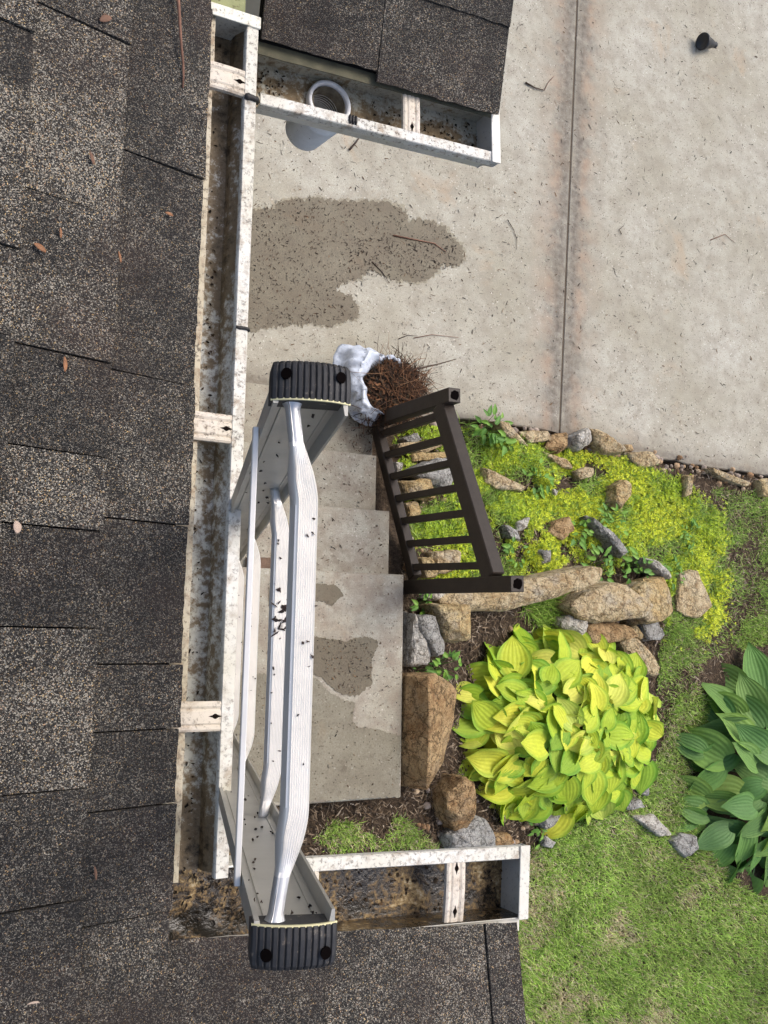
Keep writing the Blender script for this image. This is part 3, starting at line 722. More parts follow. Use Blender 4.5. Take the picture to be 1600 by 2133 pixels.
# open corner pan where both gutters meet
cx0 = eave_x(ybt)-.03; cp0 = lw0 - lwd*.03
corner = [Vector((cx0, cp0.y-.004, 0)), Vector((cp0.x, cp0.y-.004, 0)), Vector((cp0.x, cp0.y-GW-.02, 0)), Vector((cx0, cp0.y-GW-.02, 0))]
zc = ZLW-GD+.006
nx, ny = 40, 22; V = []; 
for i in range(nx+1):
    for j in range(ny+1):
        x = cx0 + (cp0.x-cx0)*i/nx; y = cp0.y + .035 - (GW+.05)*j/ny
        V.append((x, y, zc + .004*mnoise.noise(Vector((x*30, y*30, 2))) + .002*mnoise.noise(Vector((x*90, y*90, 5)))))
F = [(i*(ny+1)+j, (i+1)*(ny+1)+j, (i+1)*(ny+1)+j+1, i*(ny+1)+j+1) for i in range(nx) for j in range(ny)]
link('corner_pan', mesh('corner_pan', V, F, True), g3, MAT['gcorner'])
# wings of flashing at the mitre
v, f = beam(Vector((lip_x(ybt)+.001, cp0.y-.004, ZLW-.04)), Vector((cp0.x, cp0.y-.002, ZLW-.04)), (0,0,1), .003, .075, .0005)
link('front_wall', mesh('front_wall', v, f), g3, MAT['gin'])

# ------------------------------------------------------------------ extension ladder
U = Vector(ray(378, 1337)).normalized()
WL = .410
A_, B_ = Vector(ray(612, 830)), Vector(ray(575, 1930))
kk = A_.dot(U)/B_.dot(U); za = WL/(A_-B_*kk).length
PA = A_*za + Vector((0,0,HC)); PB = B_*(za*kk) + Vector((0,0,HC))
RD = (PA-PB).normalized(); ND = RD.cross(U).normalized(); ND = ND if ND.x > 0 else -ND
O = (PA+PB)/2
def lp(r, n, u): return O + RD*r + ND*n + U*u
foot_u = (O.z - 4*RIS - .0)/-U.z
lad = empty('extension_ladder', lp(0, 0, foot_u)); tag(lad, 'aluminium ladder with ribbed rungs and black rubber end caps leaning on the gutter', 'ladder')
N0, N1 = -.017, .044
for sgn in (1, -1):
    r0 = sgn*WL/2; o = sgn
    # I-shaped rail: web with flanges, small inward lips
    pr = [(0,N0),(-.006*o,N0),(-.006*o,N0+.004),(0,N0+.005),(0,N0+.009),(-.0012*o,N0+.0095),(-.0012*o,N0+.0115),(0,N0+.012),(0,N1-.0125),(-.0012*o,N1-.012),(-.0012*o,N1-.0095),(0,N1-.009),(0,N1-.005),(-.013*o,N1-.0025),(-.013*o,N1),(.016*o,N1),(.016*o,N1-.003),(.0025*o,N1-.004),(.0025*o,N0+.004),(.016*o,N0+.003),(.016*o,N0)]
    secs = [[lp(r0+a, b, u) for a, b in pr] for u in (-.006, foot_u*.33, foot_u*.66, foot_u-.003)]
    v, f = loft(secs); rail = link('rail', mesh('rail', v, f), lad, MAT['rail_alu'])
    # ribbed rubber cap: domed top with ribs running along the rung direction
    nrib = 13; top = []; W = N1-N0+.004; n0 = N0-.002
    for i in range(nrib*4+1):
        t = i/(nrib*4); n_ = n0 + W*t; dome = -.006 - .009*(1-abs(2*t-1)**2.4); g = .0016 if i % 4 == 0 else 0
        top.append((n_, dome+g))
    sec = [(n0, .020)] + top + [(n0+W, .020)]
    def ring(r, sh, dn): return [lp(r, n0+W/2+(n_-n0-W/2)*sh, u_*1.0 + dn if u_ < 0 else u_) for n_, u_ in sec]
    rin, rout = r0 - .003*o, r0 + .030*o
    secs = [ring(rin, 1, .0), ring(r0+.006*o, 1, -.001), ring(r0+.020*o, 1, .001), ring(r0+.026*o, .985, .003), ring(rout, .95, .008)]
    v, f = loft(secs); cap = link('end_cap', mesh('end_cap', v, f), rail, MAT['rubber'])
    for t in (.17, .86):
        n_ = n0 + W*t; dm_ = -.006-.009*(1-abs(2*t-1)**2.4) - .0010; cc = lp(r0+.017*o, n_, dm_)
        tl = -.012*2.6*(-1 if t > .5 else 1)*abs(2*t-1)**1.6*2/W
        e1 = (ND + U*(-tl*-1 if False else tl*-1*0 + (.5 if t > .5 else -.5)*.9)).normalized()
        pts = [cc + RD*(.0046*math.cos(q)) + e1*(.0046*math.sin(q)) - U*.0006 for q in [2*math.pi*k/18 for k in range(18)]]
        vv, ff = loft([pts, [p+U*.004 for p in pts]]); link('bolt_hole', mesh('bolt_hole', vv, ff), cap, MAT['hole'])  # black disc, the shade inside the bolt hole put into its colour
    smo = [(n_, -.006-.009*(1-abs(2*(n_-n0)/W-1)**2.4)) for n_, _ in top]; pts = [lp(rin-.0010*o, n_, u_+.0008) for n_, u_ in smo]; pts2 = [lp(rin-.0010*o, n_, u_+.0034) for n_, u_ in smo]
    secs = [[a, b, b+RD*(.0016*o), a+RD*(.0016*o)] for a, b in zip(pts, pts2)]
    v, f = loft(secs); link('cap_rim', mesh('cap_rim', v, f), cap, MAT['rim'])
    # rubber foot
    v, f = beam(lp(r0, .013, foot_u-.05), lp(r0, .013, foot_u-.004), ND, .03, .075, .003); link('foot', mesh('foot', v, f), rail, MAT['rubber'])
# rungs: round swaged tube at the ends, wide ribbed tread between
up = (Vector((0,0,1)) - RD*RD.z).normalized(); HN = up; TN = up.cross(RD).normalized(); TN = TN if TN.x > 0 else -TN
NR = 9
tread_prof = []                                  # (n, h) starting at top-left going right over ridges
x0, x1, ht, hb = .0035, .0235, .0050, -.0110
for i in range(NR*2+1): tread_prof.append((x0+.0012+(x1-x0-.0024)*i/(NR*2), ht + (.0007 if i % 2 else -.0006)))
tread_prof += [(x1,ht-.0018),(x1,hb+.004),(x1-.004,hb),(x0+.004,hb),(x0,hb+.003),(x0,ht-.0015)]
NP = len(tread_prof); cxm = (x0+x1)/2
def rung(u0, first):
    c = lp(0, 0 if first else .026, u0); secs = []; m = []
    ts = [0,.006,.012,.02,.05,.085,.094,.103,.112,.121,.13,.14,.15,.16,.17,.18,.19,.2,.212] + [.3,.4,.5]; ts = ts + [1-t for t in reversed(ts[:-1])]
    if not first: ts = [0,.008,.016,.024,.032,.04,.048,.056,.064,.072,.08,.09,.1,.11,.12,.13,.14,.15,.16] + [.3,.4,.5]; ts = ts + [1-t for t in reversed(ts[:-1])]
    for t in ts:
        e = min(t, 1-t); e = e if first else e + .055
        q = min(1, max(0, (e-.095)/.095)); q = q*q*(3-2*q); q2 = min(1, max(0, (e-.09)/.06)); q2 = q2*q2*(3-2*q2)
        fl_ = .0040*max(0, 1-e/.02)**1.5; pos = c + RD*((t-.5)*WL)
        ring = []
        qL = min(1, max(0, (e-.150)/.06)); qL = qL*qL*(3-2*qL); qR = min(1, max(0, (e-.085)/.125)); qR = qR**1.15; qR = math.sin(qR*math.pi/2)
        for i, (n_, h_) in enumerate(tread_prof):
            kx = min(1, max(0, (n_-x0)/(x1-x0))); q = qL*(1-kx) + qR*kx
            th = math.atan2(h_-(ht+hb)/2, (n_-cxm)); rr = .0062 + fl_
            tn, th_ = rr*math.cos(th) + .006*min(1, e/.1), rr*math.sin(th)-.003
            ring.append(pos + TN*(tn*(1-q)+n_*q) + HN*(th_*(1-q2)+h_*q2))
        secs.append(ring)
    v, f = loft(secs); me = mesh('rung', v, f)
    me.materials.append(MAT['rung_alu']); me.materials.append(MAT['tube_alu'])
    for fi, pl in enumerate(me.polygons):
        s_ = fi//NP
        if first and (s_ < 5 or s_ >= len(secs)-6): pl.material_index = 1
        j = fi % NP
        pl.use_smooth = (s_ < 18 or s_ > len(secs)-20) and (j > NR*2 or s_ < 6 or s_ > len(secs)-8)
    return link('rung', me, lad)
u_ = .004
while u_ < foot_u-.2: rung(u_, u_ < .1); u_ += .47
v, f = beam(lp(-WL/2-.004, N0-.004, .150), lp(WL/2+.004, N0-.004, .136), U, .0055, .012, .0008); link('brace_bar', mesh('brace_bar', v, f), lad, MAT['rung_alu'])

# ------------------------------------------------------------------ railing
def post_fit(pb, zb, pt_):
    b = at(*pb, zb); best = None
    for i in range(400):
        z = zb + .5 + .002*i; t = at(*pt_, z); d = math.hypot(t.x-b.x, t.y-b.y)
        if best is None or d < best[0]: best = (d, t)
    return b, best[1], best[0]
b1, t1_, e1_ = post_fit((762, 884), .06, (947, 823)); b2, t2_, e2_ = post_fit((848, 1223), .47, (1078, 1216))
print('posts', b1, t1_, e1_, b2, t2_, e2_)
rl = empty('railing', (b1+b2)/2); tag(rl, 'dark brown painted wooden stair railing with seven balusters above the rocks', 'railing')
along = (b2-b1); along.z = 0; along.normalize()
for b, t in ((b1, t1_), (b2, t2_)):
    d = (t-b).normalized(); bb = b - d*.06; zg = float(gz(b.x, b.y))
    v, f = beam(bb, t, along, .066, .066, .003); po = link('post', mesh('post', v, f), rl, MAT['wood'])
    # black disc on the post top, its colour the shade inside the hollow
    s = d.cross(along).normalized(); a2 = s.cross(d).normalized(); pts = []
    for k in range(14):
        q = 2*math.pi*k/14; r = .021/max(abs(math.cos(q)), abs(math.sin(q)))**.6*(1+.45*mnoise.noise(Vector((k*.9, b.x, 2)))); pts.append(t + d*.0015 + a2*(r*math.cos(q)) + s*(r*math.sin(q)))
    vv, ff = loft([pts, [p-d*.004 for p in pts]]); link('hollow', mesh('hollow', vv, ff), po, MAT['hole'])
def on_post(b, t, px):
    lo, hi = 0.0, 1.0
    best = min((abs(proj(b.lerp(t, i/200))[0]-px), i/200) for i in range(201)); return b.lerp(t, best[1])
def proj(p):
    X = ROT.T @ (np.array(p) - np.array([0,0,HC])); return CX + FPX*X[0]/-X[2], CY - FPX*X[1]/-X[2]
T1 = on_post(b1, t1_, 918); T2 = on_post(b2, t2_, 1033); B1 = on_post(b1, t1_, 783); B2 = on_post(b2, t2_, 862)
B1 = at(783, 880, B1.z); B2 = at(868, 1215, B2.z)
upv = ((t1_-b1).normalized() + (t2_-b2).normalized()).normalized()
dd = (T2-T1).normalized()
v, f = beam(T1+dd*.03, T2-dd*.03, upv, .062, .088, .004); link('top_rail', mesh('top_rail', v, f), rl, MAT['wood'])
db = (B2-B1).normalized(); v, f = beam(B1+db*.03, B2-db*.03, upv, .046, .060, .003); link('bottom_rail', mesh('bottom_rail', v, f), rl, MAT['wood'])
for k in range(7):
    t = .085 + .137*k; p, q = B1.lerp(B2, t), T1.lerp(T2, t)
    v, f = beam(p, q, along, .032, .032, .002); link('baluster', mesh('baluster', v, f), rl, MAT['wood'])
#@@PART2@@
# ------------------------------------------------------------------ bucket, bag and twig pile
BZ = .30
bk = at(806, 806, BZ*.0 + .30); bk = Vector((bk.x, bk.y, 0))
def lathe_wob(c, prof, n, fn):
    c = Vector(c); secs = []
    for i, (r, z) in enumerate(prof):
        ring = []
        for k in range(n):
            a = 2*math.pi*k/n; dr, dz = fn(a, i, r, z); ring.append(c + Vector(((r+dr)*math.cos(a), (r+dr)*math.sin(a), z+dz)))
        secs.append(ring)
    return secs
v, f = lathe(bk, [(.005,.008),(.108,.008),(.112,.002),(.116,.01),(.135,.285),(.142,.287),(.142,.300),(.136,.302),(.131,.29),(.108,.014),(.005,.013)], 36)
o = link('bucket', mesh('bucket', v, f, True), None, MAT['bucket']); tag(o, 'black plastic bucket on the driveway, mostly hidden by a white bag', 'bucket')
def bagfn(a, i, r, z):
    k = max(0, (i-6))/18; q = Vector((math.cos(a), math.sin(a), 0))
    w_ = mnoise.noise(q*2.4 + Vector((0,0,i*.17))); w2 = 1-2*abs(mnoise.noise(q*4.5 + Vector((3,0,i*.13)))); w3 = 1-2*abs(mnoise.noise(q*11 + Vector((0,5,i*.22))))
    lobe = max(0, math.cos(a-math.radians(146)))**4                      # big loose flap away from the ladder
    lob2 = max(0, math.cos(a-math.radians(226)))**3
    near = max(0, math.cos(a-math.radians(-15)))                            # pushed down where the heap spills over
    dr = (.026*w_ + .014*w2 + .007*w3)*min(1, i/6)*(1-.6*near) + lobe*k*.135 + lob2*k*.045 - near*.028*min(1, i/4)
    dz = (.010*w2 + .008*w3 + .03*w_*k)*(1-near) + lobe*.05*math.sin(min(1, k)*math.pi*.8) - near*.05*min(1, i/4)
    return dr, dz
bp = [(.100,.22),(.126,.28),(.132,.312),(.137,.318),(.143,.308),(.147,.285),(.149,.255),(.150,.225),(.150,.20),(.148,.18)]
bp = [(np.interp(t, range(10), [p[0] for p in bp]), np.interp(t, range(10), [p[1] for p in bp])) for t in np.linspace(0, 9, 25)]
secs = lathe_wob(bk, bp, 110, bagfn)
v, f = loft(secs, caps=False); me = mesh('trash_bag', v, f, True)
bag = link('trash_bag', me, None, MAT['bag']); so = bag.modifiers.new('s', 'SOLIDIFY'); so.thickness = .0015
tag(bag, 'white plastic bag lining a bucket beside the concrete steps', 'bag')

def sticks(n, place, lrange, rrange, cols, curve=.2, sides=3, segs=3):
    """many thin bent twigs in one mesh; place() -> centre, direction"""
    V, F, K = [], [], []
    for _ in range(n):
        c, d = place(); ln = rnd.uniform(*lrange); r = rnd.uniform(*rrange); d = Vector(d).normalized()
        sd_ = d.cross(Vector((rnd.uniform(-1,1), rnd.uniform(-1,1), rnd.uniform(-1,1)))).normalized()
        path = [c + d*(ln*(t/segs-.5)) + sd_*(curve*ln*(1-(2*t/segs-1)**2)*.5) for t in range(segs+1)]
        v, f = tube(path, [r*(1-.5*t/segs) for t in range(segs+1)], sides); o_ = len(V); V += v; F += [tuple(i+o_ for i in q) for q in f if len(q) == 4]
        col = rnd.choice(cols); j = rnd.uniform(.7, 1.3); K += [[x*j for x in col]]*len(v)
    return npmesh('twigs', np.array([tuple(p) for p in V]), np.array(F), np.array(K))
def flakes(cx, cy, cz, ln, wd, ang, tilt, cols):
    """tiny flat pieces (curled quads with a mid fold), numpy arrays"""
    n = len(cx); ca, sa = np.cos(ang), np.sin(ang); u = np.stack([ca, sa, np.sin(tilt)*.7], 1); v = np.stack([-sa, ca, np.cos(tilt*3)*.25], 1)
    c = np.stack([cx, cy, cz], 1); L_ = ln[:, None]; W_ = wd[:, None]
    def rj(lo, hi): return nrg.uniform(lo, hi, (n, 1))
    up_ = np.array([0,0,.001]); pts = [c - u*L_*.5 + v*W_*rj(-.25,.25), c - u*L_*rj(.05,.35) + v*W_*rj(.15,.6) + up_, c + u*L_*rj(.0,.35) + v*W_*rj(.1,.6) + up_, c + u*L_*.5 + v*W_*rj(-.6,.6), c + u*L_*rj(.0,.3) - v*W_*rj(.1,.55), c - u*L_*rj(.1,.4) - v*W_*rj(.1,.5)]
    V = np.stack(pts, 1).reshape(-1, 3); i_ = np.arange(n)*6
    F = np.concatenate([np.stack([i_, i_+1, i_+4, i_+5], 1), np.stack([i_+1, i_+2, i_+3, i_+4], 1)]); K = np.repeat(cols, 6, 0)
    return V, F, K
pc = Vector((bk.x+.045, bk.y-.015, .295))
TW = [(.075,.034,.017),(.045,.023,.013),(.025,.015,.010),(.12,.058,.028),(.016,.011,.008),(.05,.036,.022)]
def pl_():
    a = rnd.uniform(0, 6.28); r = math.sqrt(rnd.random())*.165*(1+.25*math.sin(a*2+.5)+.18*math.sin(a*5)); h = .052*(1-min(1, (r/.19)**2))*(.75+.5*mnoise.noise(Vector((math.cos(a)*2, math.sin(a)*2, r*9))))
    th = rnd.uniform(0, 6.28); return pc + Vector((r*math.cos(a), r*math.sin(a), h*rnd.uniform(.4, 1)-.01)), (math.cos(th), math.sin(th), rnd.uniform(-.25, .45))
tp = link('twig_pile', sticks(900, pl_, (.03, .20), (.0009, .0026), TW, .25), None, MAT['litter']); tag(tp, 'brown heap of twigs and leaves filling the white bag', 'twigs', kind='stuff')
secs = lathe_wob(pc, [(.004,.040),(.05,.036),(.10,.026),(.145,.004),(.165,-.04)], 30, lambda a, i, r, z: (.012*mnoise.noise(Vector((a*2, i, 1))), .012*mnoise.noise(Vector((math.cos(a)*3, math.sin(a)*3, i)))))
v, f = loft(secs, caps=False); f = [q[::-1] for q in f]
m_ = link('debris_core', mesh('debris_core', v, f, True), tp, m_simple('wet leaf mould', (.035,.022,.014), .9, var=.5, scale=60, bump=.01))
# loose flat leaves on the heap
n = 700; a = nrg.uniform(0, 6.28, n); r = np.sqrt(nrg.random(n))*.165; z = pc.z + .050*(1-(r/.19)**2) + nrg.uniform(0, .01, n)
cols = np.array(TW)[nrg.integers(0, 6, n)]*nrg.uniform(.7, 1.6, (n, 1))
link('dead_leaf', npmesh('dl', *flakes(pc.x+r*np.cos(a), pc.y+r*np.sin(a), z, nrg.uniform(.015,.045,n), nrg.uniform(.004,.014,n), nrg.uniform(0,6.28,n), nrg.uniform(-.5,.5,n), cols)), tp, MAT['litter'])['kind'] = 'stuff'
def pl2():
    a = rnd.gauss(.3, 1.1); r = rnd.uniform(.05, .17); th = a + rnd.gauss(0, .6)
    return pc + Vector((r*math.cos(a), r*math.sin(a), .055*(1-(r/.2)**2)+rnd.uniform(0, .02))), (math.cos(th), math.sin(th), rnd.uniform(-.1, .2))
o = link('long_twigs', sticks(190, pl2, (.10, .30), (.0010, .0022), [(.13,.06,.03),(.09,.045,.025),(.05,.03,.02),(.20,.11,.06)], .3, 4, 5), tp, MAT['litter']); o['kind'] = 'stuff'
# the long stick lying across the heap and the green leaf
def twig(name, pts, r, mat, label=None, group=None, cat='twig', parent=None, tip=.45):
    v, f = tube(pts, [r*(1-(1-tip)*i/(len(pts)-1)) for i in range(len(pts))], 6); o = link(name, mesh(name, v, f, True), parent, mat)
    if label: tag(o, label, cat, group)
    return o
MAT['twig_dark'] = m_simple('dark twig bark', (.055,.036,.026), .85, var=.3, scale=60, bump=.001); MAT['twig_red'] = m_simple('reddish twig bark', (.17,.085,.055), .8, var=.3, scale=70, bump=.001)
twig('long_stick', [at(850,772,.345), at(880,766,.35), at(915,758,.345), at(950,748,.33)], .0055, MAT['twig_dark'], 'long dark stick poking out of the twig heap over the driveway')

# ------------------------------------------------------------------ stones
STN = [
 ('brown', .26, [(842,1409),(897,1405),(929,1420),(944,1446),(942,1491),(929,1540),(914,1585),(897,1619),(884,1639),(841,1636),(839,1555),(841,1480)], 'large split brown sandstone slab standing against the landing edge'),
 ('brown', .15, [(940,1619),(964,1621),(972,1649),(974,1694),(962,1720),(944,1727),(927,1705),(916,1675),(916,1649)], 'rugged brown rock between the landing corner and the lower gutter'),
 ('grey', .09, [(929,1735),(970,1716),(985,1697),(1007,1709),(1024,1735),(1028,1761),(977,1765),(936,1765)], 'flat greyish rock right above the lower wing gutter'),
 ('brown', .06, [(1030,1739),(1056,1735),(1066,1754),(1045,1763),(1028,1759)], 'small rust brown stone at the end of the lower gutter lip'),
 ('white', .14, [(846,1279),(861,1307),(886,1364),(880,1382),(844,1386)], 'cream limestone block touching the right edge of the landing'),
 ('grey', .16, [(854,1285),(891,1283),(901,1304),(912,1341),(908,1360),(891,1364),(876,1337),(861,1311)], 'narrow grey stone between the cream block and a tan block'),
 ('gold', .20, [(893,1262),(947,1261),(954,1330),(944,1336),(917,1330),(906,1307)], 'upright tan block just below the lower railing post'),
 ('tan', .17, [(929,1240),(1000,1222),(1097,1202),(1180,1184),(1191,1189),(1180,1216),(1097,1255),(1045,1270),(955,1270),(929,1255)], 'long tan slab lying under the lower railing post'),
 ('tan', .20, [(1172,1261),(1206,1236),(1240,1216),(1270,1217),(1300,1247),(1317,1261),(1300,1285),(1262,1292),(1229,1296),(1191,1285)], 'big pale tan boulder above the yellow hosta'),
 ('gold', .20, [(1307,1221),(1337,1210),(1375,1202),(1390,1236),(1390,1274),(1360,1292),(1318,1298),(1312,1289),(1321,1262),(1300,1232)], 'golden boulder right of the big pale tan boulder'),
 ('white', .16, [(1328,1162),(1348,1166),(1383,1195),(1381,1207),(1352,1191)], 'thin whitish slab behind the golden boulder'),
 ('white', .13, [(1161,1287),(1180,1279),(1210,1289),(1214,1304),(1206,1326),(1187,1319),(1157,1304)], 'bright white rock left of a brown pitted rock above the yellow hosta'),
 ('brown', .13, [(1214,1298),(1262,1294),(1300,1307),(1307,1326),(1270,1336),(1217,1343),(1208,1330)], 'brown pitted rock with a small hole, in front of the boulders'),
 ('tan', .10, [(1304,1326),(1322,1330),(1345,1364),(1356,1390),(1349,1407),(1330,1401),(1322,1367),(1296,1341)], 'narrow tan rock curving down the right shoulder of the yellow hosta'),
 ('gold', .09, [(1304,1308),(1319,1301),(1332,1322),(1326,1334),(1309,1324)], 'small orange stone wedged below the golden boulder'),
 ('grey', .10, [(1324,1301),(1360,1292),(1379,1322),(1375,1330),(1337,1334)], 'grey angular stone below right of the golden boulder'),
 ('tan', .07, [(1410,1199),(1435,1191),(1439,1232),(1468,1261),(1452,1285),(1431,1281),(1414,1269)], 'flat tan rock sunk in the right end of the sedum'),
 ('white', .06, [(1322,1703),(1359,1697),(1393,1737),(1370,1741),(1349,1727)], 'white limestone wedge lying in the lawn between the hostas'),
 ('grey', .05, [(1397,1752),(1418,1736),(1445,1741),(1447,1765),(1428,1786),(1411,1772)], 'grey pentagonal stone in the lawn by the green hosta'),
 ('grey', .04, [(1330,1633),(1345,1636),(1347,1656),(1333,1653)], 'little grey stone at the lower right rim of the yellow hosta'),
 ('grey', .05, [(1303,1671),(1326,1664),(1332,1679),(1307,1686)], 'small pale stone under the lowest leaves of the yellow hosta'),
 ('grey', .06, [(1122,1702),(1165,1693),(1146,1722),(1131,1726)], 'grey stone half hidden below the yellow hosta'),
 ('grey', .05, [(1131,1741),(1154,1754),(1145,1766),(1128,1762)], 'small blue grey stone beside the corner of the lower gutter'),
 ('tan', .08, [(1018,881),(1047,885),(1076,906),(1097,927),(1064,918),(1035,902)], 'long tan edging stone nearest the railing along the driveway'),
 ('tan', .07, [(1084,900),(1126,902),(1132,920),(1105,922)], 'flat tan edging stone left of the driveway joint'),
 ('brown', .10, [(1138,910),(1171,906),(1179,931),(1163,943),(1134,933)], 'rounded brown edging stone at the foot of the driveway joint'),
 ('white', .13, [(1183,910),(1216,896),(1229,922),(1204,939),(1187,931)], 'grey white edging rock right of the driveway joint'),
 ('tan', .12, [(1216,896),(1237,900),(1266,925),(1286,945),(1254,943),(1229,922)], 'wedge shaped tan edging rock against the grey white one'),
 ('brown', .06, [(1295,929),(1311,927),(1315,941),(1299,943)], 'small square brown edging stone on the driveway border'),
 ('tan', .06, [(1303,945),(1352,943),(1369,964),(1336,976),(1311,960)], 'broad low tan stone behind the small square edging stone'),
 ('gold', .08, [(1421,993),(1431,991),(1435,1030),(1423,1032)], 'slim upright stone at the driveway border, right of the sedum'),
 ('tan', .05, [(1472,978),(1518,988),(1559,1005),(1550,1011),(1509,1001),(1476,986)], 'thin flat stone strip along the right end of the driveway border'),
 ('gold', .07, [(1575,1001),(1594,999),(1596,1034),(1584,1032)], 'pinkish stone at the right margin beside the driveway'),
 ('tan', .08, [(1192,982),(1212,974),(1231,976),(1229,993),(1204,999)], 'boxy tan stone sitting in the upper sedum'),
 ('gold', .12, [(1270,1013),(1291,1003),(1305,1009),(1305,1034),(1287,1059),(1266,1046)], 'rounded golden stone in the middle of the sedum'),
 ('tan', .08, [(1002,980),(1043,995),(1089,1017),(1080,1024),(1031,1017),(1010,1005)], 'long pale slab emerging from the sedum next to the railing'),
 ('tan', .07, [(1134,943),(1171,960),(1188,976),(1167,974)], 'thin tan slab below the rounded brown edging stone'),
 ('grey', .12, [(1216,1079),(1241,1096),(1278,1125),(1295,1149),(1287,1158),(1254,1124),(1221,1090)], 'long grey slab edge running diagonally through the sedum'),
 ('brown', .07, [(1150,1088),(1175,1079),(1188,1104),(1167,1125),(1146,1108)], 'brown stone in the sedum left of the diagonal grey slab'),
 ('white', .06, [(1074,1088),(1091,1079),(1093,1100),(1076,1104)], 'white pebble in the sedum near the middle of the railing'),
 ('grey', .06, [(1047,1096),(1072,1104),(1080,1125),(1055,1121)], 'grey stone beside the white pebble near the railing'),
 ('grey', .06, [(1122,1149),(1142,1145),(1142,1170),(1126,1174)], 'grey stone in the sedum above the long tan slab'),
 ('white', .04, [(1148,1020),(1159,1024),(1153,1034)], 'tiny white stone in the upper sedum'),
 ('tan', .10, [(829,884),(900,865),(904,878),(862,889)], 'tan stone behind the first baluster gap of the railing'),
 ('grey', .08, [(832,914),(862,904),(874,918),(844,925)], 'mossy grey stone under the first baluster'),
 ('tan', .10, [(821,927),(911,918),(919,929),(870,944),(829,944)], 'flat tan stone seen through the second baluster gap'),
 ('gold', .08, [(855,948),(926,943),(930,955),(862,960)], 'thin tan stone under the second baluster'),
 ('grey', .14, [(844,981),(881,964),(930,961),(939,1000),(930,1019),(889,1000),(848,989)], 'pale grey rock seen through the third baluster gap'),
 ('gold', .13, [(825,1004),(881,1002),(892,1026),(889,1041),(836,1030)], 'golden block seen through the fourth baluster gap'),
 ('gold', .10, [(836,1049),(862,1047),(870,1075),(844,1079)], 'small golden block below the fourth baluster'),
 ('gold', .10, [(870,1163),(892,1161),(904,1202),(877,1204)], 'small golden block under the last baluster beside the bottom rail'),
 ('tan', .12, [(896,1150),(941,1148),(952,1161),(945,1187),(909,1195)], 'tan block seen through the last baluster gap'),
 ('white', .08, [(814,966),(827,968),(829,989),(817,991)], 'cream stone chip beside the bottom rail near the second step'),
 ('white', .08, [(895,1225),(926,1240),(922,1252),(880,1246)], 'cream stone peeking out under the lower post'),
]
def stone(i, kind, h, px_poly, label):
    """angular field stone: hull of the seen outline with a chipped top, edges worn, face roughened"""
    mx = sum(a for a, b in px_poly)/len(px_poly); my = sum(b for a, b in px_poly)/len(px_poly); gr = 1.10 if i else 1.03
    base = [on_ground(mx+(a-mx)*gr, my+(b-my)*gr, h*.45) for a, b in px_poly]; n = len(base); c = sum(base, Vector())/n; rs = random.Random(i*31+5)
    zb = min(float(gz(p.x, p.y)) for p in base) - .03; cz = float(gz(c.x, c.y)); size = max((p-c).length for p in base)
    tl = Vector((rs.uniform(-.3,.3), rs.uniform(-.3,.3)))*min(1, h/.12); pts = []
    def P(q, k, z): d = q-c; return Vector((c.x+d.x*k, c.y+d.y*k, z))
    for p in base:
        g = float(gz(p.x, p.y)); d = Vector((p.x-c.x, p.y-c.y))
        pts += [P(p, .97, zb), P(p, 1.0, g + h*rs.uniform(.35,.6))]
        if i == 0: pts.append(P(p, .97, cz + (.03 if d.x < 0 else .12)))
        else: pts.append(P(p, rs.uniform(.82,.97), cz + h*rs.uniform(.84,.97) + tl.dot(d)))
    if i == 0: pts += [at(893,1412,cz+.25), at(896,1500,cz+.27), at(893,1618,cz+.24)]
    else:
        for _ in range(3):
            q = rs.choice(base); pts.append(P(q, rs.uniform(.3,.7), cz + h*rs.uniform(.98,1.12)))
    bm = bmesh.new(); vs_ = [bm.verts.new(p) for p in pts]; bm.verts.ensure_lookup_table()
    r = bmesh.ops.convex_hull(bm, input=bm.verts[:]); bmesh.ops.delete(bm, geom=[v for v in bm.verts if not v.link_faces], context='VERTS')
    bmesh.ops.dissolve_limit(bm, angle_limit=.12, verts=bm.verts[:], edges=bm.edges[:])
    try: bmesh.ops.bevel(bm, geom=bm.edges[:], offset=min(.007, h*.06), segments=1, profile=.6, affect='EDGES', clamp_overlap=True)
    except Exception: pass
    bmesh.ops.triangulate(bm, faces=bm.faces[:])
    for _ in range(2):
        lg = [e for e in bm.edges if e.calc_length() > .03]
        if lg: bmesh.ops.subdivide_edges(bm, edges=lg, cuts=1, use_grid_fill=False); bmesh.ops.triangulate(bm, faces=bm.faces[:])
    bm.normal_update()
    for v in bm.verts:
        q = v.co; a_ = mnoise.noise(q*45 + Vector((0,i,0)))*.004 - abs(mnoise.noise(Vector((q.x*9, q.y*9, q.z*38+i))))*.004 + (.006 if mnoise.noise(q*13 + Vector((i,3,0))) > .18 else 0)
        v.co += v.normal*a_*min(1, h/.09+.3)
    bmesh.ops.recalc_face_normals(bm, faces=bm.faces[:])
    for e in bm.edges: e.smooth = e.calc_face_angle(0) < .28
    for f_ in bm.faces: f_.smooth = False
    me = bpy.data.meshes.new('stone'); bm.to_mesh(me); bm.free()
    o = link('stone', me, None, MAT[kind]); tag(o, label, 'stone', 'garden stones')
for i, (k, h, p, lab) in enumerate(STN): stone(i, k, h, p, lab)
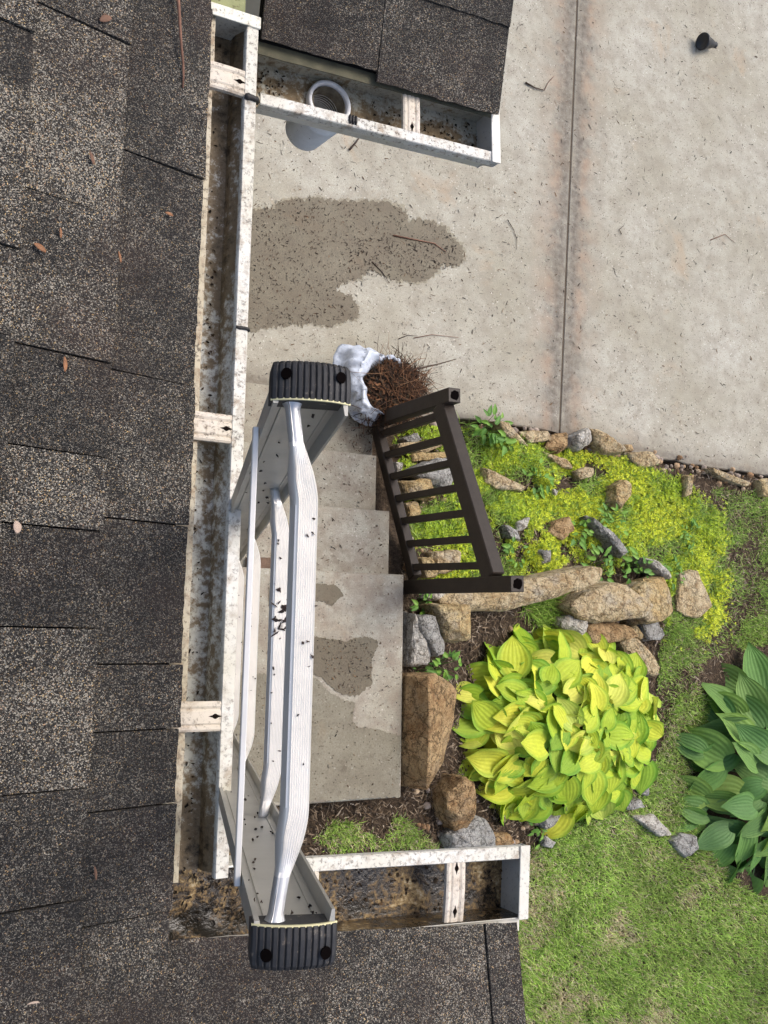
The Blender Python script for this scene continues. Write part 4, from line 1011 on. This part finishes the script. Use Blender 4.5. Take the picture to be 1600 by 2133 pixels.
def rubble(n):
    """broken stone chips pressed into the soil along the driveway and round the big rocks"""
    V, F, K = [], [], []; cl = [(.30,.22,.13),(.24,.21,.17),(.36,.29,.19),(.20,.13,.07),(.30,.26,.21)]; rs = random.Random(77)
    for _ in range(n):
        u = rs.random()
        if u < .45: t = rs.random(); a = 990+610*t; b = 884+118*t**1.15 + rs.gauss(8, 9)
        elif u < .7: a, b = rs.uniform(845, 960), rs.uniform(880, 1200)
        elif u < .85: a, b = rs.gauss(1260, 70), rs.gauss(1310, 22)
        else: a, b = rs.uniform(860, 1130), rs.uniform(1640, 1760)
        r = rs.uniform(.006, .022); c = on_ground(a, b, r*.3); o_ = len(V); q = rs.uniform(0, 6.28); ex = rs.uniform(.6, 1.5)
        for k in range(6):
            th = q + k*1.047 + rs.uniform(-.25, .25); V.append((c.x+r*ex*math.cos(th), c.y+r*math.sin(th), c.z-r*.3))
        for k in range(4):
            th = q + k*1.571 + rs.uniform(-.3, .3); V.append((c.x+r*.6*ex*math.cos(th), c.y+r*.6*math.sin(th), c.z+r*rs.uniform(.45, .7)))
        base_, top_ = [o_+k for k in range(6)], [o_+6+k for k in range(4)]
        F += [(base_[0],base_[1],top_[0]),(base_[1],top_[1],top_[0]),(base_[1],base_[2],top_[1]),(base_[2],base_[3],top_[1]),(base_[3],top_[2],top_[1]),(base_[3],base_[4],top_[2]),(base_[4],top_[3],top_[2]),(base_[4],base_[5],top_[3]),(base_[5],base_[0],top_[3]),(base_[0],top_[0],top_[3]),(top_[0],top_[1],top_[2]),(top_[0],top_[2],top_[3])]
        col = rs.choice(cl); j = rs.uniform(.6, 1.2); K += [[x*j for x in col]]*10
    tag(link('stone_rubble', npmesh('rubble', np.array(V), np.array(F), np.array(K)), None, MAT['chip']), 'small broken stone chips along the driveway border and between the rocks', kind='stuff')
rubble(420)

# ------------------------------------------------------------------ ground cover
STONE_POLY = [p for _, _, p, _ in STN]
def sample(poly, n):
    xs = [p[0] for p in poly]; ys = [p[1] for p in poly]; X, Y = [], []; got = 0
    while got < n:
        x = nrg.uniform(min(xs), max(xs), n); y = nrg.uniform(min(ys), max(ys), n); k = inpoly(x, y, poly); X.append(x[k]); Y.append(y[k]); got += k.sum()
    return np.concatenate(X)[:n], np.concatenate(Y)[:n]
def off_stones(x, y, grow=0):
    k = np.ones(len(x), bool)
    for p in STONE_POLY: k &= ~inpoly(x, y, p)
    return k
def blades(x, y, z, ln, wd, lean, cols, name, mat, label, kind='stuff', cat=None):
    n = len(x); a = nrg.uniform(0, 2*np.pi, n); d = np.stack([np.cos(a), np.sin(a)], 1); s = np.stack([-d[:,1], d[:,0]], 1)
    b = np.stack([x, y, z-.004], 1); W_ = (wd/2)[:, None]
    def P(t, k): 
        q = b.copy(); q[:, :2] += d*(ln*np.sin(lean)*t**1.6)[:, None]; q[:, 2] += ln*np.cos(lean)*t*(1-.25*t*np.sin(lean)); off = np.zeros_like(q); off[:, :2] = s*W_*k; return q+off
    V = np.stack([P(0,-1), P(0,1), P(.55,.8), P(.55,-.8), P(1,0)], 1).reshape(-1, 3)
    i = np.arange(n)*5; Q = np.stack([i, i+1, i+2, i+3], 1); T = np.stack([i+3, i+2, i+4, i+4], 1)
    tri = np.concatenate([Q[:, [0,1,2]], Q[:, [0,2,3]], T[:, :3]])
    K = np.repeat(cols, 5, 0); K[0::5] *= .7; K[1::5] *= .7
    return tag(link(name, npmesh(name, V, tri, K), None, mat), label, cat, kind=kind)
LAWN = [(1100,1775),(1150,1730),(1210,1705),(1290,1690),(1345,1630),(1375,1560),(1400,1470),(1450,1420),(1500,1500),(1440,1600),(1460,1740),(1550,1850),(1620,1880),(1900,1880),(1900,2500),(900,2500),(1000,1790)]
LAWN2 = [(560,1800),(560,1745),(640,1735),(700,1712),(770,1716),(835,1700),(870,1730),(905,1760),(940,1800)]
VERGE = [(1375,1330),(1400,1200),(1500,1080),(1480,1020),(1560,1020),(1800,1060),(1800,1350),(1600,1340),(1470,1370),(1410,1470),(1390,1560),(1370,1480),(1370,1400)]
GC = np.array([(.21,.34,.06),(.27,.40,.075),(.16,.28,.05),(.34,.44,.12),(.24,.37,.065)])
DC = np.array([(.50,.43,.26),(.42,.35,.20),(.58,.52,.36)])
def lawn(name, poly, n, label, dead, ln=(.026,.066), thin=None, wd=(.0024,.0050), gm=1.0):
    x, y = sample(poly, n); k = off_stones(x, y); x, y = x[k], y[k]
    if thin is not None: k = nrg.random(len(x)) < thin(x, y); x, y = x[k], y[k]
    X, Y, Z = on_ground_np(x, y); n = len(X)
    dm_ = vnoise(x, y, .011, 3)*.55 + vnoise(x, y, .033, 5)*.45; isd = nrg.random(n) < np.clip((dm_-.40)*2.1, .14, .8)*dead
    col = GC[nrg.integers(0, 5, n)]*nrg.uniform(.5, 1.55, (n, 1))*gm; col[isd] = DC[nrg.integers(0, 3, isd.sum())]*nrg.uniform(.7, 1.2, (isd.sum(), 1))
    col *= 1.22*(.8 + .4*vnoise(x, y, .02, 9))[:, None]
    L_ = nrg.uniform(*ln, n)*np.where(isd, .8, 1); lean = nrg.uniform(.25, 1.25, n)
    return blades(X, Y, Z, L_, nrg.uniform(*wd, n), lean, col, name, MAT['grass'], label)
lawn('lawn_grass', LAWN, 150000, 'short green lawn with straw coloured dry patches', 1.0)
lawn('corner_grass', LAWN2, 9000, 'patch of grass between the landing and the lower gutter', .5, thin=lambda x, y: np.clip((vnoise(x, y, .03, 4)-.3)*3, 0, 1), ln=(.025,.055))
lawn('verge_grass', VERGE, 42000, 'thin weedy grass between the sedum and the green hosta', .35, thin=lambda x, y: np.clip((vnoise(x, y, .028, 14)-.33)*3.2, .15, 1), ln=(.02,.06))

SED = [(835,880),(960,878),(1010,905),(1090,925),(1180,945),(1290,960),(1400,1005),(1490,1075),(1502,1180),(1492,1310),(1440,1335),(1395,1320),(1392,1215),(1330,1165),(1200,1185),(1100,1205),(890,1215),(850,1100)]
def sedum(n):
    x, y = sample(SED, n); x = x + nrg.normal(0, 13, n); y = y + nrg.normal(0, 11, n); k = off_stones(x, y) & (y > 890 + np.clip(x-980, 0, 900)*.20); x, y = x[k], y[k]
    thick = vnoise(x, y, .020, 21)*.6 + vnoise(x, y, .055, 22)*.4; right = np.clip((x-900)/200, .35, 1)
    k = nrg.random(len(x)) < np.clip((thick-.36)*4.5, 0, 1)*right; x, y, thick = x[k], y[k], thick[k]
    X, Y, Z = on_ground_np(x, y); n = len(X); Z = Z + np.clip(thick-.3, 0, .5)*.11*nrg.random(n)
    # each sprig: five small pointed leaves round a stem
    m = 5; a0 = nrg.uniform(0, 6.28, n); V, K = [], []
    yel = np.clip(vnoise(x, y, .012, 31)*1.5-.30 + (x-1150)/1000, 0, 1)[:, None]
    base = np.array([.40,.54,.045])*(1-yel) + np.array([.66,.72,.055])*yel; base = base*nrg.uniform(.55, 1.3, (n, 1))
    g = nrg.random(n) < .2; base[g] = np.array([.16,.28,.04])*nrg.uniform(.7, 1.3, (g.sum(), 1))
    for j in range(m):
        a = a0 + j*2*np.pi/m + nrg.uniform(-.3, .3, n); ln = nrg.uniform(.008, .021, n); el = nrg.uniform(.15, 1.2, n); w_ = ln*.15
        d = np.stack([np.cos(a)*np.cos(el), np.sin(a)*np.cos(el), np.sin(el)], 1); s = np.stack([-np.sin(a), np.cos(a), np.zeros(n)], 1); c = np.stack([X, Y, Z], 1)
        mid = c + d*(ln*.5)[:, None]; V.append(np.stack([c, mid+s*w_[:, None], c+d*ln[:, None], mid-s*w_[:, None]], 1)); K.append(np.repeat((base*nrg.uniform(.85,1.2,(n,1)))[:, None, :], 4, 1))
    V = np.concatenate(V).reshape(-1, 3); K = np.concatenate(K).reshape(-1, 3); F = np.arange(len(V)).reshape(-1, 4)
    tag(link('sedum_groundcover', npmesh('sedum', V, F, K), None, MAT['sedum']), 'bright yellow green sedum carpet among the garden stones', kind='stuff')
sedum(62000)
SED2 = [(870,1050),(960,1020),(1000,1180),(890,1180)]
lawn('garden_weeds', SED, 26000, 'green grassy weeds growing through the sedum', .12, ln=(.03,.11), thin=lambda x, y: np.clip((vnoise(x, y, .017, 44)-.40)*3, .04, 1), wd=(.0025,.0045))
lawn('grass_tuft', [(1085,1262),(1130,1235),(1170,1240),(1175,1285),(1150,1310),(1110,1300)], 900, 'tuft of long grass between the tan slab and the yellow hosta', .1, ln=(.06,.15), wd=(.003,.006))

# mulch chips over the bare soil
BED = [(838,880),(1000,900),(1300,960),(1650,1000),(1800,1040),(1800,1500),(1600,1400),(1460,1420),(1440,1480),(1560,1860),(1480,1800),(1370,1560),(1340,1640),(1200,1710),(1080,1770),(930,1800),(560,1800),(560,1680),(838,1670)]
x, y = sample(BED, 26000); k = off_stones(x, y); x, y = x[k], y[k]; X, Y, Z = on_ground_np(x, y); n = len(X)
MC = np.array([(.10,.07,.045),(.16,.12,.085),(.055,.038,.026),(.23,.185,.14),(.035,.026,.02),(.30,.25,.20)])
wgt = nrg.choice(6, n, p=[.25,.2,.2,.14,.14,.07])
V, F, K = flakes(X, Y, Z + nrg.uniform(0, .014, n), nrg.uniform(.015, .05, n), nrg.uniform(.003, .008, n), nrg.uniform(0, 6.28, n), nrg.uniform(-.6, .6, n), MC[wgt]*nrg.uniform(.6, 1.3, (n, 1)))
tag(link('bark_mulch', npmesh('mulch', V, F, K), None, MAT['chip']), 'brown shredded bark mulch around the rocks and hostas', kind='stuff')

# ------------------------------------------------------------------ hostas and weeds
def leaf_mesh(name, L_, W_, ribs, ripple, cup, droop, c_mid, c_edge, heart=.25, nx=14, ny=11, seed=0, tip=1.0):
    """broad ribbed leaf lying along +Y, base at origin"""
    V, K = [], []
    for j in range(ny+1):
        t = j/ny
        wd = W_*.5*(math.sin(math.pi*min(1, t*.95+.05)**.66)**.80); wd = max(wd, .0006)
        if t > .72: wd *= 1-(.42*tip)*((t-.72)/.28)
        for i in range(nx+1):
            u = 2*i/nx-1; x = u*wd; yb = t*L_ - heart*L_*.28*max(0, abs(u)-.25)*max(0, 1-t*2.6)
            z = ripple*math.cos(u*math.pi*ribs)*(1-t)**.35*min(1, t*4+.25) + cup*abs(u)**1.7*wd*2 - droop*L_*t*t
            z += .05*L_*mnoise.noise(Vector((x*9/L_*.3, t*2.1, seed))) + .022*L_*abs(u)**2*math.sin(t*9+seed*2+u)
            V.append((x, yb, z)); e = min(1, max(0, (abs(u)-.62)/.3)); e = max(e, min(1, max(0, (t-.9)/.1)))*(.75+.25*mnoise.noise(Vector((u*3, t*4, seed))))
            vein = .95 + .05*math.cos(u*math.pi*ribs)
            K.append([(a*(1-e)+b*e)*vein for a, b in zip(c_mid, c_edge)])
    F = [(j*(nx+1)+i, j*(nx+1)+i+1, (j+1)*(nx+1)+i+1, (j+1)*(nx+1)+i) for j in range(ny) for i in range(nx)]
    me = npmesh(name, np.array(V), np.array(F), np.array(K), smooth=True); me.materials.append(MAT['leaf']); return me
def hosta(name, label, center, R, H, N, meshes, Lm, rs, stem_col, ex=1.0, jit=.55):
    root = empty(name, center); tag(root, label, 'hosta')
    for i in range(N):
        rho = math.sqrt((i+.6)/N); th = i*2.39996 + rs.uniform(-.25, .25)
        rb = R*rho*.80; zc = H*(1-.80*rho**2) + rs.uniform(-.02, .035)
        yaw = th + rs.gauss(0, jit)*(1.5-.6*rho); pit = .25 - .80*rho + rs.uniform(-.35, .35); roll = rs.uniform(-.55, .55)
        me = meshes[rs.randrange(len(meshes))]; s = Lm*(1.0 - .22*(1-rho)) * rs.uniform(.72, 1.15)
        o = bpy.data.objects.new('leaf', me); C.objects.link(o); o.parent = root
        d = Vector((math.cos(th), math.sin(th), 0)); back = .42*s
        o.matrix_parent_inverse = Matrix.Identity(4)
        rot_ = Matrix.Rotation(yaw-math.pi/2, 4, 'Z') @ Matrix.Rotation(pit, 4, 'X') @ Matrix.Rotation(roll, 4, 'Y')
        loc = Vector((d.x*ex*(rb-back*.6), d.y*(rb-back*.6), max(.03, zc)))
        loc = loc + Vector((rs.uniform(-1,1), rs.uniform(-1,1), 0))*.035
        o.matrix_local = Matrix.Translation(loc) @ rot_ @ Matrix.Scale(s, 4)
    # stems rising from the crown
    V, F = [], []
    for i in range(26):
        th = rs.uniform(0, 6.28); r1 = R*rs.uniform(.2, .75); p1 = Vector(center) + Vector((math.cos(th)*r1, math.sin(th)*r1, H*rs.uniform(.3, .75)*(1-.6*(r1/R)**2)))
        p0 = Vector(center) + Vector((math.cos(th)*.05, math.sin(th)*.05, -.02)); v, f = tube([p0, p0.lerp(p1, .5)+Vector((0,0,.04)), p1], [.006,.005,.004], 5); o_ = len(V); V += v; F += [tuple(k+o_ for k in q) for q in f]
    link('stems', mesh('stems', V, F, True), root, m_simple(name+' stalk', stem_col, .6))['kind'] = 'stuff'
YM = [((.56,.64,.055),(.27,.46,.05)), ((.66,.70,.075),(.36,.54,.06)), ((.46,.58,.05),(.19,.40,.04)), ((.70,.72,.13),(.48,.60,.09)), ((.36,.50,.05),(.17,.37,.04))]
ym = [leaf_mesh('yellow leaf', 1, .90+.05*(k % 3), 8, .009, (.10,.16,.05,.20,-.04)[k % 5], (.10,.22,.16,.30,.06)[k % 5], a, b, .9, seed=k*1.7, nx=30, ny=12) for k, (a, b) in enumerate(YM + YM[:3])]
hy = on_ground(1160, 1522); hosta('yellow_hosta', 'big round hosta with bright yellow green ribbed leaves', hy + Vector((-.03,.03,0)), .61, .27, 270, ym, .168, random.Random(4), (.22,.30,.08), 1.42, .85)
GM_ = [((.16,.29,.075),(.19,.33,.08)), ((.13,.25,.075),(.155,.29,.07)), ((.21,.34,.08),(.28,.42,.09)), ((.12,.235,.085),(.14,.26,.08))]
gm_ = [leaf_mesh('green leaf', 1, .64+.05*(k % 3), 8, .008, (.14,.08,.20,.03)[k % 4], (.12,.25,.18,.32)[k % 4], a, b, .5, seed=40+k*2.3, nx=34, ny=12, tip=1.2) for k, (a, b) in enumerate(GM_ + GM_[:2])]
hg = on_ground(1600, 1620); hosta('green_hosta', 'dark green hosta with long ribbed leaves at the right margin', hg + Vector((-.03,0,0)), .84, .30, 118, gm_, .285, random.Random(12), (.12,.20,.07), 1.15, .4)

WC = [((.14,.30,.045),(.14,.30,.045)), ((.19,.36,.05),(.17,.33,.05)), ((.10,.23,.04),(.10,.23,.04))]
wm = [leaf_mesh('weed leaf', 1, .48, 1, .0, .2, .15, a, b, 0, nx=4, ny=5, seed=70+k) for k, (a, b) in enumerate(WC)]
for m in wm: m.materials.clear(); m.materials.append(MAT['weed'])
def weed(px, py, n, spread, h, L_, label, seed):
    c = on_ground(px, py); root = empty('leafy_weed', c); tag(root, label, 'weed', 'leafy weeds'); rs = random.Random(seed); V, F = [], []
    for i in range(n):
        th = rs.uniform(0, 6.28); r = spread*math.sqrt(rs.random()); z = h*rs.uniform(.35, 1)
        o = bpy.data.objects.new('leaf', wm[rs.randrange(3)]); C.objects.link(o); o.parent = root
        p = Vector((r*math.cos(th), r*math.sin(th), z)); s = L_*rs.uniform(.6, 1.2)
        o.matrix_local = Matrix.Translation(p) @ Matrix.Rotation(th-math.pi/2+rs.uniform(-1, 1), 4, 'Z') @ Matrix.Rotation(rs.uniform(-.5, .5), 4, 'X') @ Matrix.Scale(s, 4)
        if i % 2 == 0:
            v, f = tube([c + Vector((p.x*.3, p.y*.3, -.01)), c+Vector((p.x*.7, p.y*.7, z*.7)), c+p], [.0025,.002,.0015], 4); o_ = len(V); V += v; F += [tuple(k+o_ for k in q) for q in f]
    link('stem', mesh('stem', V, F), root, m_simple('weed stalk', (.12,.20,.05), .7) if 'weed stalk' not in bpy.data.materials else bpy.data.materials['weed stalk'])
weed(1003, 897, 34, .075, .16, .058, 'leafy bright green weed at the driveway corner of the railing', 1)
weed(1035, 925, 12, .04, .12, .06, 'small broad leaved weed right of the railing top', 2)
weed(1225, 1190, 40, .12, .12, .05, 'spreading leafy weed left of the pale tan boulder', 3)
weed(1300, 1185, 26, .09, .14, .055, 'leafy weed sprouting behind the golden boulder', 4)
weed(1190, 1110, 18, .08, .10, .058, 'leafy weed next to the diagonal grey slab', 5)
weed(912, 1388, 34, .07, .10, .040, 'small feathery weed above the big brown slab', 6)
weed(872, 1258, 14, .05, .09, .045, 'little weed under the lower post by the landing', 7)
weed(1390, 1195, 22, .08, .07, .045, 'low weed right of the golden boulder', 8)
weed(870, 1395, 10, .04, .05, .035, 'tiny weed between the cream block and the brown slab', 9)
weed(1110, 1000, 20, .09, .09, .045, 'leafy weed in the sedum above the long pale slab', 11)
weed(1260, 1090, 26, .10, .11, .045, 'leafy weed above the diagonal grey slab, below the golden stone', 12)
weed(1430, 1120, 22, .10, .08, .040, 'low green weed at the right end of the sedum', 13)
weed(1060, 1155, 20, .07, .09, .042, 'leafy weed in the sedum beside the lower half of the top rail', 14)
weed(1120, 1720, 16, .09, .05, .04, 'low weed below the yellow hosta near the gutter corner', 10)

# ------------------------------------------------------------------ things lying about
# black cone shaped cup lying on the driveway
ca, cb = at(1467, 85, .05), at(1489, 79, .018); ax = (cb-ca).normalized(); 
def lathe_ax(o_, ax, prof, n=32):
    ax = Vector(ax).normalized(); s = ax.cross(Vector((0,0,1))).normalized(); u = s.cross(ax); o_ = Vector(o_)
    return loft([[o_ + ax*z + s*(r*math.cos(2*math.pi*k/n)) + u*(r*math.sin(2*math.pi*k/n)) for k in range(n)] for r, z in prof], caps=False)
ca = at(1463, 86, .064); ax = Vector((.95, .16, -.10)).normalized()
v, f = lathe_ax(ca, ax, [(r*1.15, z*1.15) for r, z in [(.0005,.012),(.030,.010),(.040,.0),(.047,-.002),(.050,.003),(.049,.012),(.040,.020),(.034,.050),(.024,.088),(.017,.105),(.017,.112),(.019,.116),(.017,.124),(.010,.128),(.0005,.128)]])
o = link('plastic_cone', mesh('plastic_cone', v, f, True), None, MAT['cone']); tag(o, 'small black plastic cone lying on its side on the driveway', 'cone')

# twigs and leaves on the roof
def roofpt(px, py, h=.006):
    a, s = main.hit(px, py); return main.pt(a, s, .008+h)
twig('roof_twig', [roofpt(353,-20,.012), roofpt(355,20,.014), roofpt(358,70,.014), roofpt(362,105,.012), roofpt(369,140,.008), roofpt(373,165,.004), roofpt(373,188,.002)], .0030, MAT['twig_red'], 'reddish twig lying on the main roof next to the upper gutter strap', tip=.5)
MAT['leaf_or'] = m_simple('dry orange leaf', (.22,.10,.045), .7, var=.3, scale=90); MAT['leaf_br'] = m_simple('dry brown leaf', (.13,.07,.045), .8, var=.3, scale=90); MAT['leaf_pale'] = m_simple('pale dry leaf', (.42,.32,.25), .8, var=.2, scale=90)
def dryleaf(px, py, ln, wd, ang, mat, label, fold=.25):
    c = roofpt(px, py, .003); e, s, nn = main.e, main.s, main.n; d = (e*math.cos(ang) + s*math.sin(ang)); t = (-e*math.sin(ang) + s*math.cos(ang)); V = []
    for j in range(7):
        q = j/6; w_ = wd*.5*math.sin(math.pi*(.08+.86*q))**.8
        for k in (-1, 0, 1): V.append(c + d*(ln*(q-.5)) + t*(w_*k + .2*ln*(q-.5)**2) + nn*(abs(k)*w_*fold + .18*ln*(q-.5)**2*(1 if j > 3 else .4) + .0004))
    F = [(j*3+k, j*3+k+1, (j+1)*3+k+1, (j+1)*3+k) for j in range(6) for k in range(2)]
    o = link('dry_leaf', mesh('dry_leaf', V, F, True), None, mat); so = o.modifiers.new('s', 'SOLIDIFY'); so.thickness = .0006
    tag(o, label, 'leaf', 'dry leaves on the main roof')
for a in [(210,46,.022,.010,2.2,'leaf_br','curled brown leaf near the top left of the roof'), (343,450,.014,.005,1.5,'leaf_or','orange curled leaf on the roof right beside the eave'), (75,520,.018,.008,1.2,'leaf_or','flat orange leaf near the left margin of the roof'),
          (241,540,.016,.004,.3,'leaf_or','thin orange leaf sliver above the long roof joint'), (127,762,.020,.006,.1,'leaf_or','orange curled leaf on the roof just below the long slanting joint'), (27,1099,.016,.011,.2,'leaf_pale','pale square leaf scrap at the left margin of the roof'),
          (183,335,.018,.006,.4,'leaf_br','dark curled leaf on the light upper shingle'), (118,490,.014,.004,.1,'leaf_or','narrow rust leaf left of the upper roof joint'), (190,1815,.018,.004,.2,'leaf_br','dark leaf scrap on the lower part of the main roof'), (60,2083,.016,.003,1.5,'leaf_pale','straw coloured sliver at the lower left of the roof')]:
    dryleaf(a[0], a[1], a[2], a[3], a[4], MAT[a[5]], a[6])

# leaf crumbs: on the driveway, the wet patches and the steps
def crumbs(poly, n, z, name, label, sizes=(.006,.02), cols=None, parent=None, dens=None):
    x, y = sample(poly, n)
    if dens is not None: k = nrg.random(len(x)) < dens(x, y); x, y = x[k], y[k]
    n = len(x); d = np.stack([(x-CX)/FPX, -(y-CY)/FPX, -np.ones(n)], 1) @ ROT.T; kk_ = (HC-z)/-d[:,2]; X = d[:,0]*kk_; Y = d[:,1]*kk_
    cl = np.array(cols or [(.035,.026,.02),(.06,.042,.03),(.10,.06,.035),(.022,.02,.018),(.16,.10,.055)]); c = cl[nrg.integers(0, len(cl), n)]*nrg.uniform(.7, 1.3, (n, 1))
    V, F, K = flakes(X, Y, np.full(n, z+.003), nrg.uniform(*sizes, n)*nrg.uniform(.3, 1, n), nrg.uniform(.0015, .0065, n), nrg.uniform(0, 6.28, n), nrg.uniform(-.2, .2, n), c)
    V[:, 2] = np.maximum(V[:, 2], z+.0008)
    o = link(name, npmesh(name, V, F, K), parent, MAT['litter'])
    return tag(o, label, kind='stuff')
crumbs([(500,0),(1800,0),(1800,1000),(1300,925),(900,860),(500,830)], 2400, 0, 'driveway_litter', 'scattered dark leaf bits on the dry driveway', (.008,.05))
crumbs([(440,440),(590,417),(700,416),(838,432),(945,490),(965,545),(880,580),(800,575),(700,600),(745,630),(735,667),(640,673),(440,690)], 1500, .003, 'wet_litter', 'dark leaf crumbs strewn over the wet patch', (.006,.028), [(.03,.022,.017),(.05,.035,.025),(.075,.045,.028),(.02,.018,.016)])
crumbs([(700,500),(950,490),(960,550),(830,585),(720,560)], 260, .003, 'wet_litter_clump', 'denser leaf crumbs at the far end of the wet patch', (.012,.035), [(.02,.016,.013),(.035,.025,.02)])
crumbs([(510,840),(780,840),(780,940),(510,940)], 160, RIS, 'lowest_step_litter', 'leaf bits on the lowest step', (.008,.03)); crumbs([(510,955),(780,955),(780,1055),(510,1050)], 130, 2*RIS, 'middle_step_litter', 'leaf bits on the middle step', (.008,.03))
crumbs([(510,1070),(808,1075),(808,1185),(510,1180)], 130, 3*RIS, 'upper_step_litter', 'leaf bits on the step below the landing', (.008,.03)); crumbs([(480,1200),(835,1205),(830,1655),(480,1660)], 330, 4*RIS+.002, 'landing_litter', 'dark leaf crumbs on the landing', (.006,.02))
crumbs([(670,1330),(785,1335),(773,1425),(730,1448),(668,1400)], 170, 4*RIS+.003, 'landing_wet_litter', 'crumbs on the dark wet spot of the landing', (.005,.02))
crumbs([(725,860),(790,860),(815,960),(830,1060),(850,1150),(800,1000),(780,940),(735,945)], 500, RIS+.006, 'step_corner_litter', 'brown leaf drift in the corner between steps and railing', (.015,.045), [(.05,.03,.02),(.09,.05,.03),(.15,.085,.05),(.03,.02,.016)], dens=lambda x, y: np.clip((x-715)/70, 0, 1))
def gtwig(pts, r, label, mat='twig_dark'): twig('fallen_twig', [at(a, b, .004+r) for a, b in pts], r, MAT[mat], label, 'twigs on the driveway')
gtwig([(1095,172),(1115,183),(1134,188)], .006, 'thick short dark twig near the upper wing roof corner'); gtwig([(1134,188),(1142,172),(1155,158)], .0025, 'thin reddish twig touching the thick short twig', 'twig_red')
gtwig([(1057,457),(1070,478),(1077,500),(1076,520)], .0025, 'curved thin twig right of the wet patch'); gtwig([(820,490),(870,500),(905,507),(930,525)], .0045, 'long reddish twig on the wet patch', 'twig_red')
gtwig([(728,312),(742,296),(752,282)], .006, 'mossy twig just below the upper wing gutter'); gtwig([(775,545),(795,565),(812,590)], .003, 'thin dark twig at the lower border of the wet patch')
gtwig([(830,706),(850,698),(870,700)], .0025, 'fine arched twig above the twig heap'); gtwig([(862,704),(900,697),(955,703)], .0025, 'fine long twig above the twig heap', 'twig_red')
gtwig([(1295,488),(1290,478),(1300,470)], .003, 'small crooked twig on the far driveway slab'); gtwig([(1480,500),(1510,488),(1530,505)], .003, 'forked reddish twig on the far driveway slab', 'twig_red')

# sludge and grit in the gutters
def gutter_bits(n, fn, name, label, sizes, cols, parent=None):
    P_ = np.array([tuple(fn()) for _ in range(n)]); cl = np.array(cols); c = cl[nrg.integers(0, len(cl), n)]*nrg.uniform(.6, 1.3, (n, 1))
    V, F, K = flakes(P_[:,0], P_[:,1], P_[:,2], nrg.uniform(*sizes, n), nrg.uniform(.0015, .006, n), nrg.uniform(0, 6.28, n), nrg.uniform(-.3, .3, n), c)
    return tag(link(name, npmesh(name, V, F, K), None, MAT['litter']), label, kind='stuff')
def fm():
    t = rnd.random(); p = gm0.lerp(gm1, t); return p + gout*(-GW + .006 + .078*rnd.random()) + Vector((0,0,-GD+.003))
DK = [(.016,.012,.009),(.03,.02,.013),(.05,.032,.018),(.075,.045,.022)]
gutter_bits(420, fm, 'gutter_grit', 'dark wet leaf grit in the long main gutter', (.002,.009), DK)
def fl_():
    t = rnd.random(); p = lst.lerp(lend, t); return p + lout*(-GW + .006 + .078*rnd.random()) + Vector((0,0,-GD+.003))
gutter_bits(160, fl_, 'lower_gutter_grit', 'dark silt and leaf bits in the lower wing gutter', (.002,.009), DK)
def fu():
    t = rnd.choice([rnd.uniform(0,.15), rnd.uniform(.50,1)]); p = up0.lerp(uw1, t); return p + uout*(-GW + .006 + .078*rnd.random()) + Vector((0,0,-GD+.003))
gutter_bits(200, fu, 'upper_gutter_grit', 'dark grit in the upper wing gutter', (.002,.009), DK)
def fc():
    return Vector((rnd.uniform(cx0, cp0.x), cp0.y + .01 - rnd.random()*(GW-.01), zc+.006))
gutter_bits(200, fc, 'corner_sludge', 'black sludge in the open gutter corner', (.003,.012), [(.010,.008,.007),(.02,.014,.009)])
# dirt crumbs sticking to the ladder
def fr():
    k = rnd.choice([0,.47,.47,.94,1.41]); c = lp(0, 0 if k == 0 else .026, .004+k); return c + RD*(rnd.uniform(-.34,.34)*WL) + TN*rnd.uniform(.004,.023) + HN*(ht+.0012)
gutter_bits(36, fr, 'rung_dirt', 'dark dirt crumbs stuck on the ladder rungs', (.0012,.0035), [(.03,.022,.02),(.05,.035,.03)])
def frr():
    sg = rnd.choice([1,-1,-1]); return lp(sg*(WL/2-.0012), rnd.uniform(N0+.004, N1-.006), .02+.9*rnd.random()**1.6)
gutter_bits(55, frr, 'rail_dirt', 'dark flecks of dirt on the inside of the ladder rails', (.0015,.006), [(.02,.016,.014),(.035,.026,.02)])
def flc():
    return lp(.043+rnd.gauss(0, .012), .026, .474) + TN*rnd.uniform(.004,.022) + HN*(ht+.0015)
gutter_bits(16, flc, 'rung_leaf_clump', 'ragged clump of wet black leaf stuck on the second rung', (.006,.016), [(.016,.012,.011),(.03,.02,.018)])
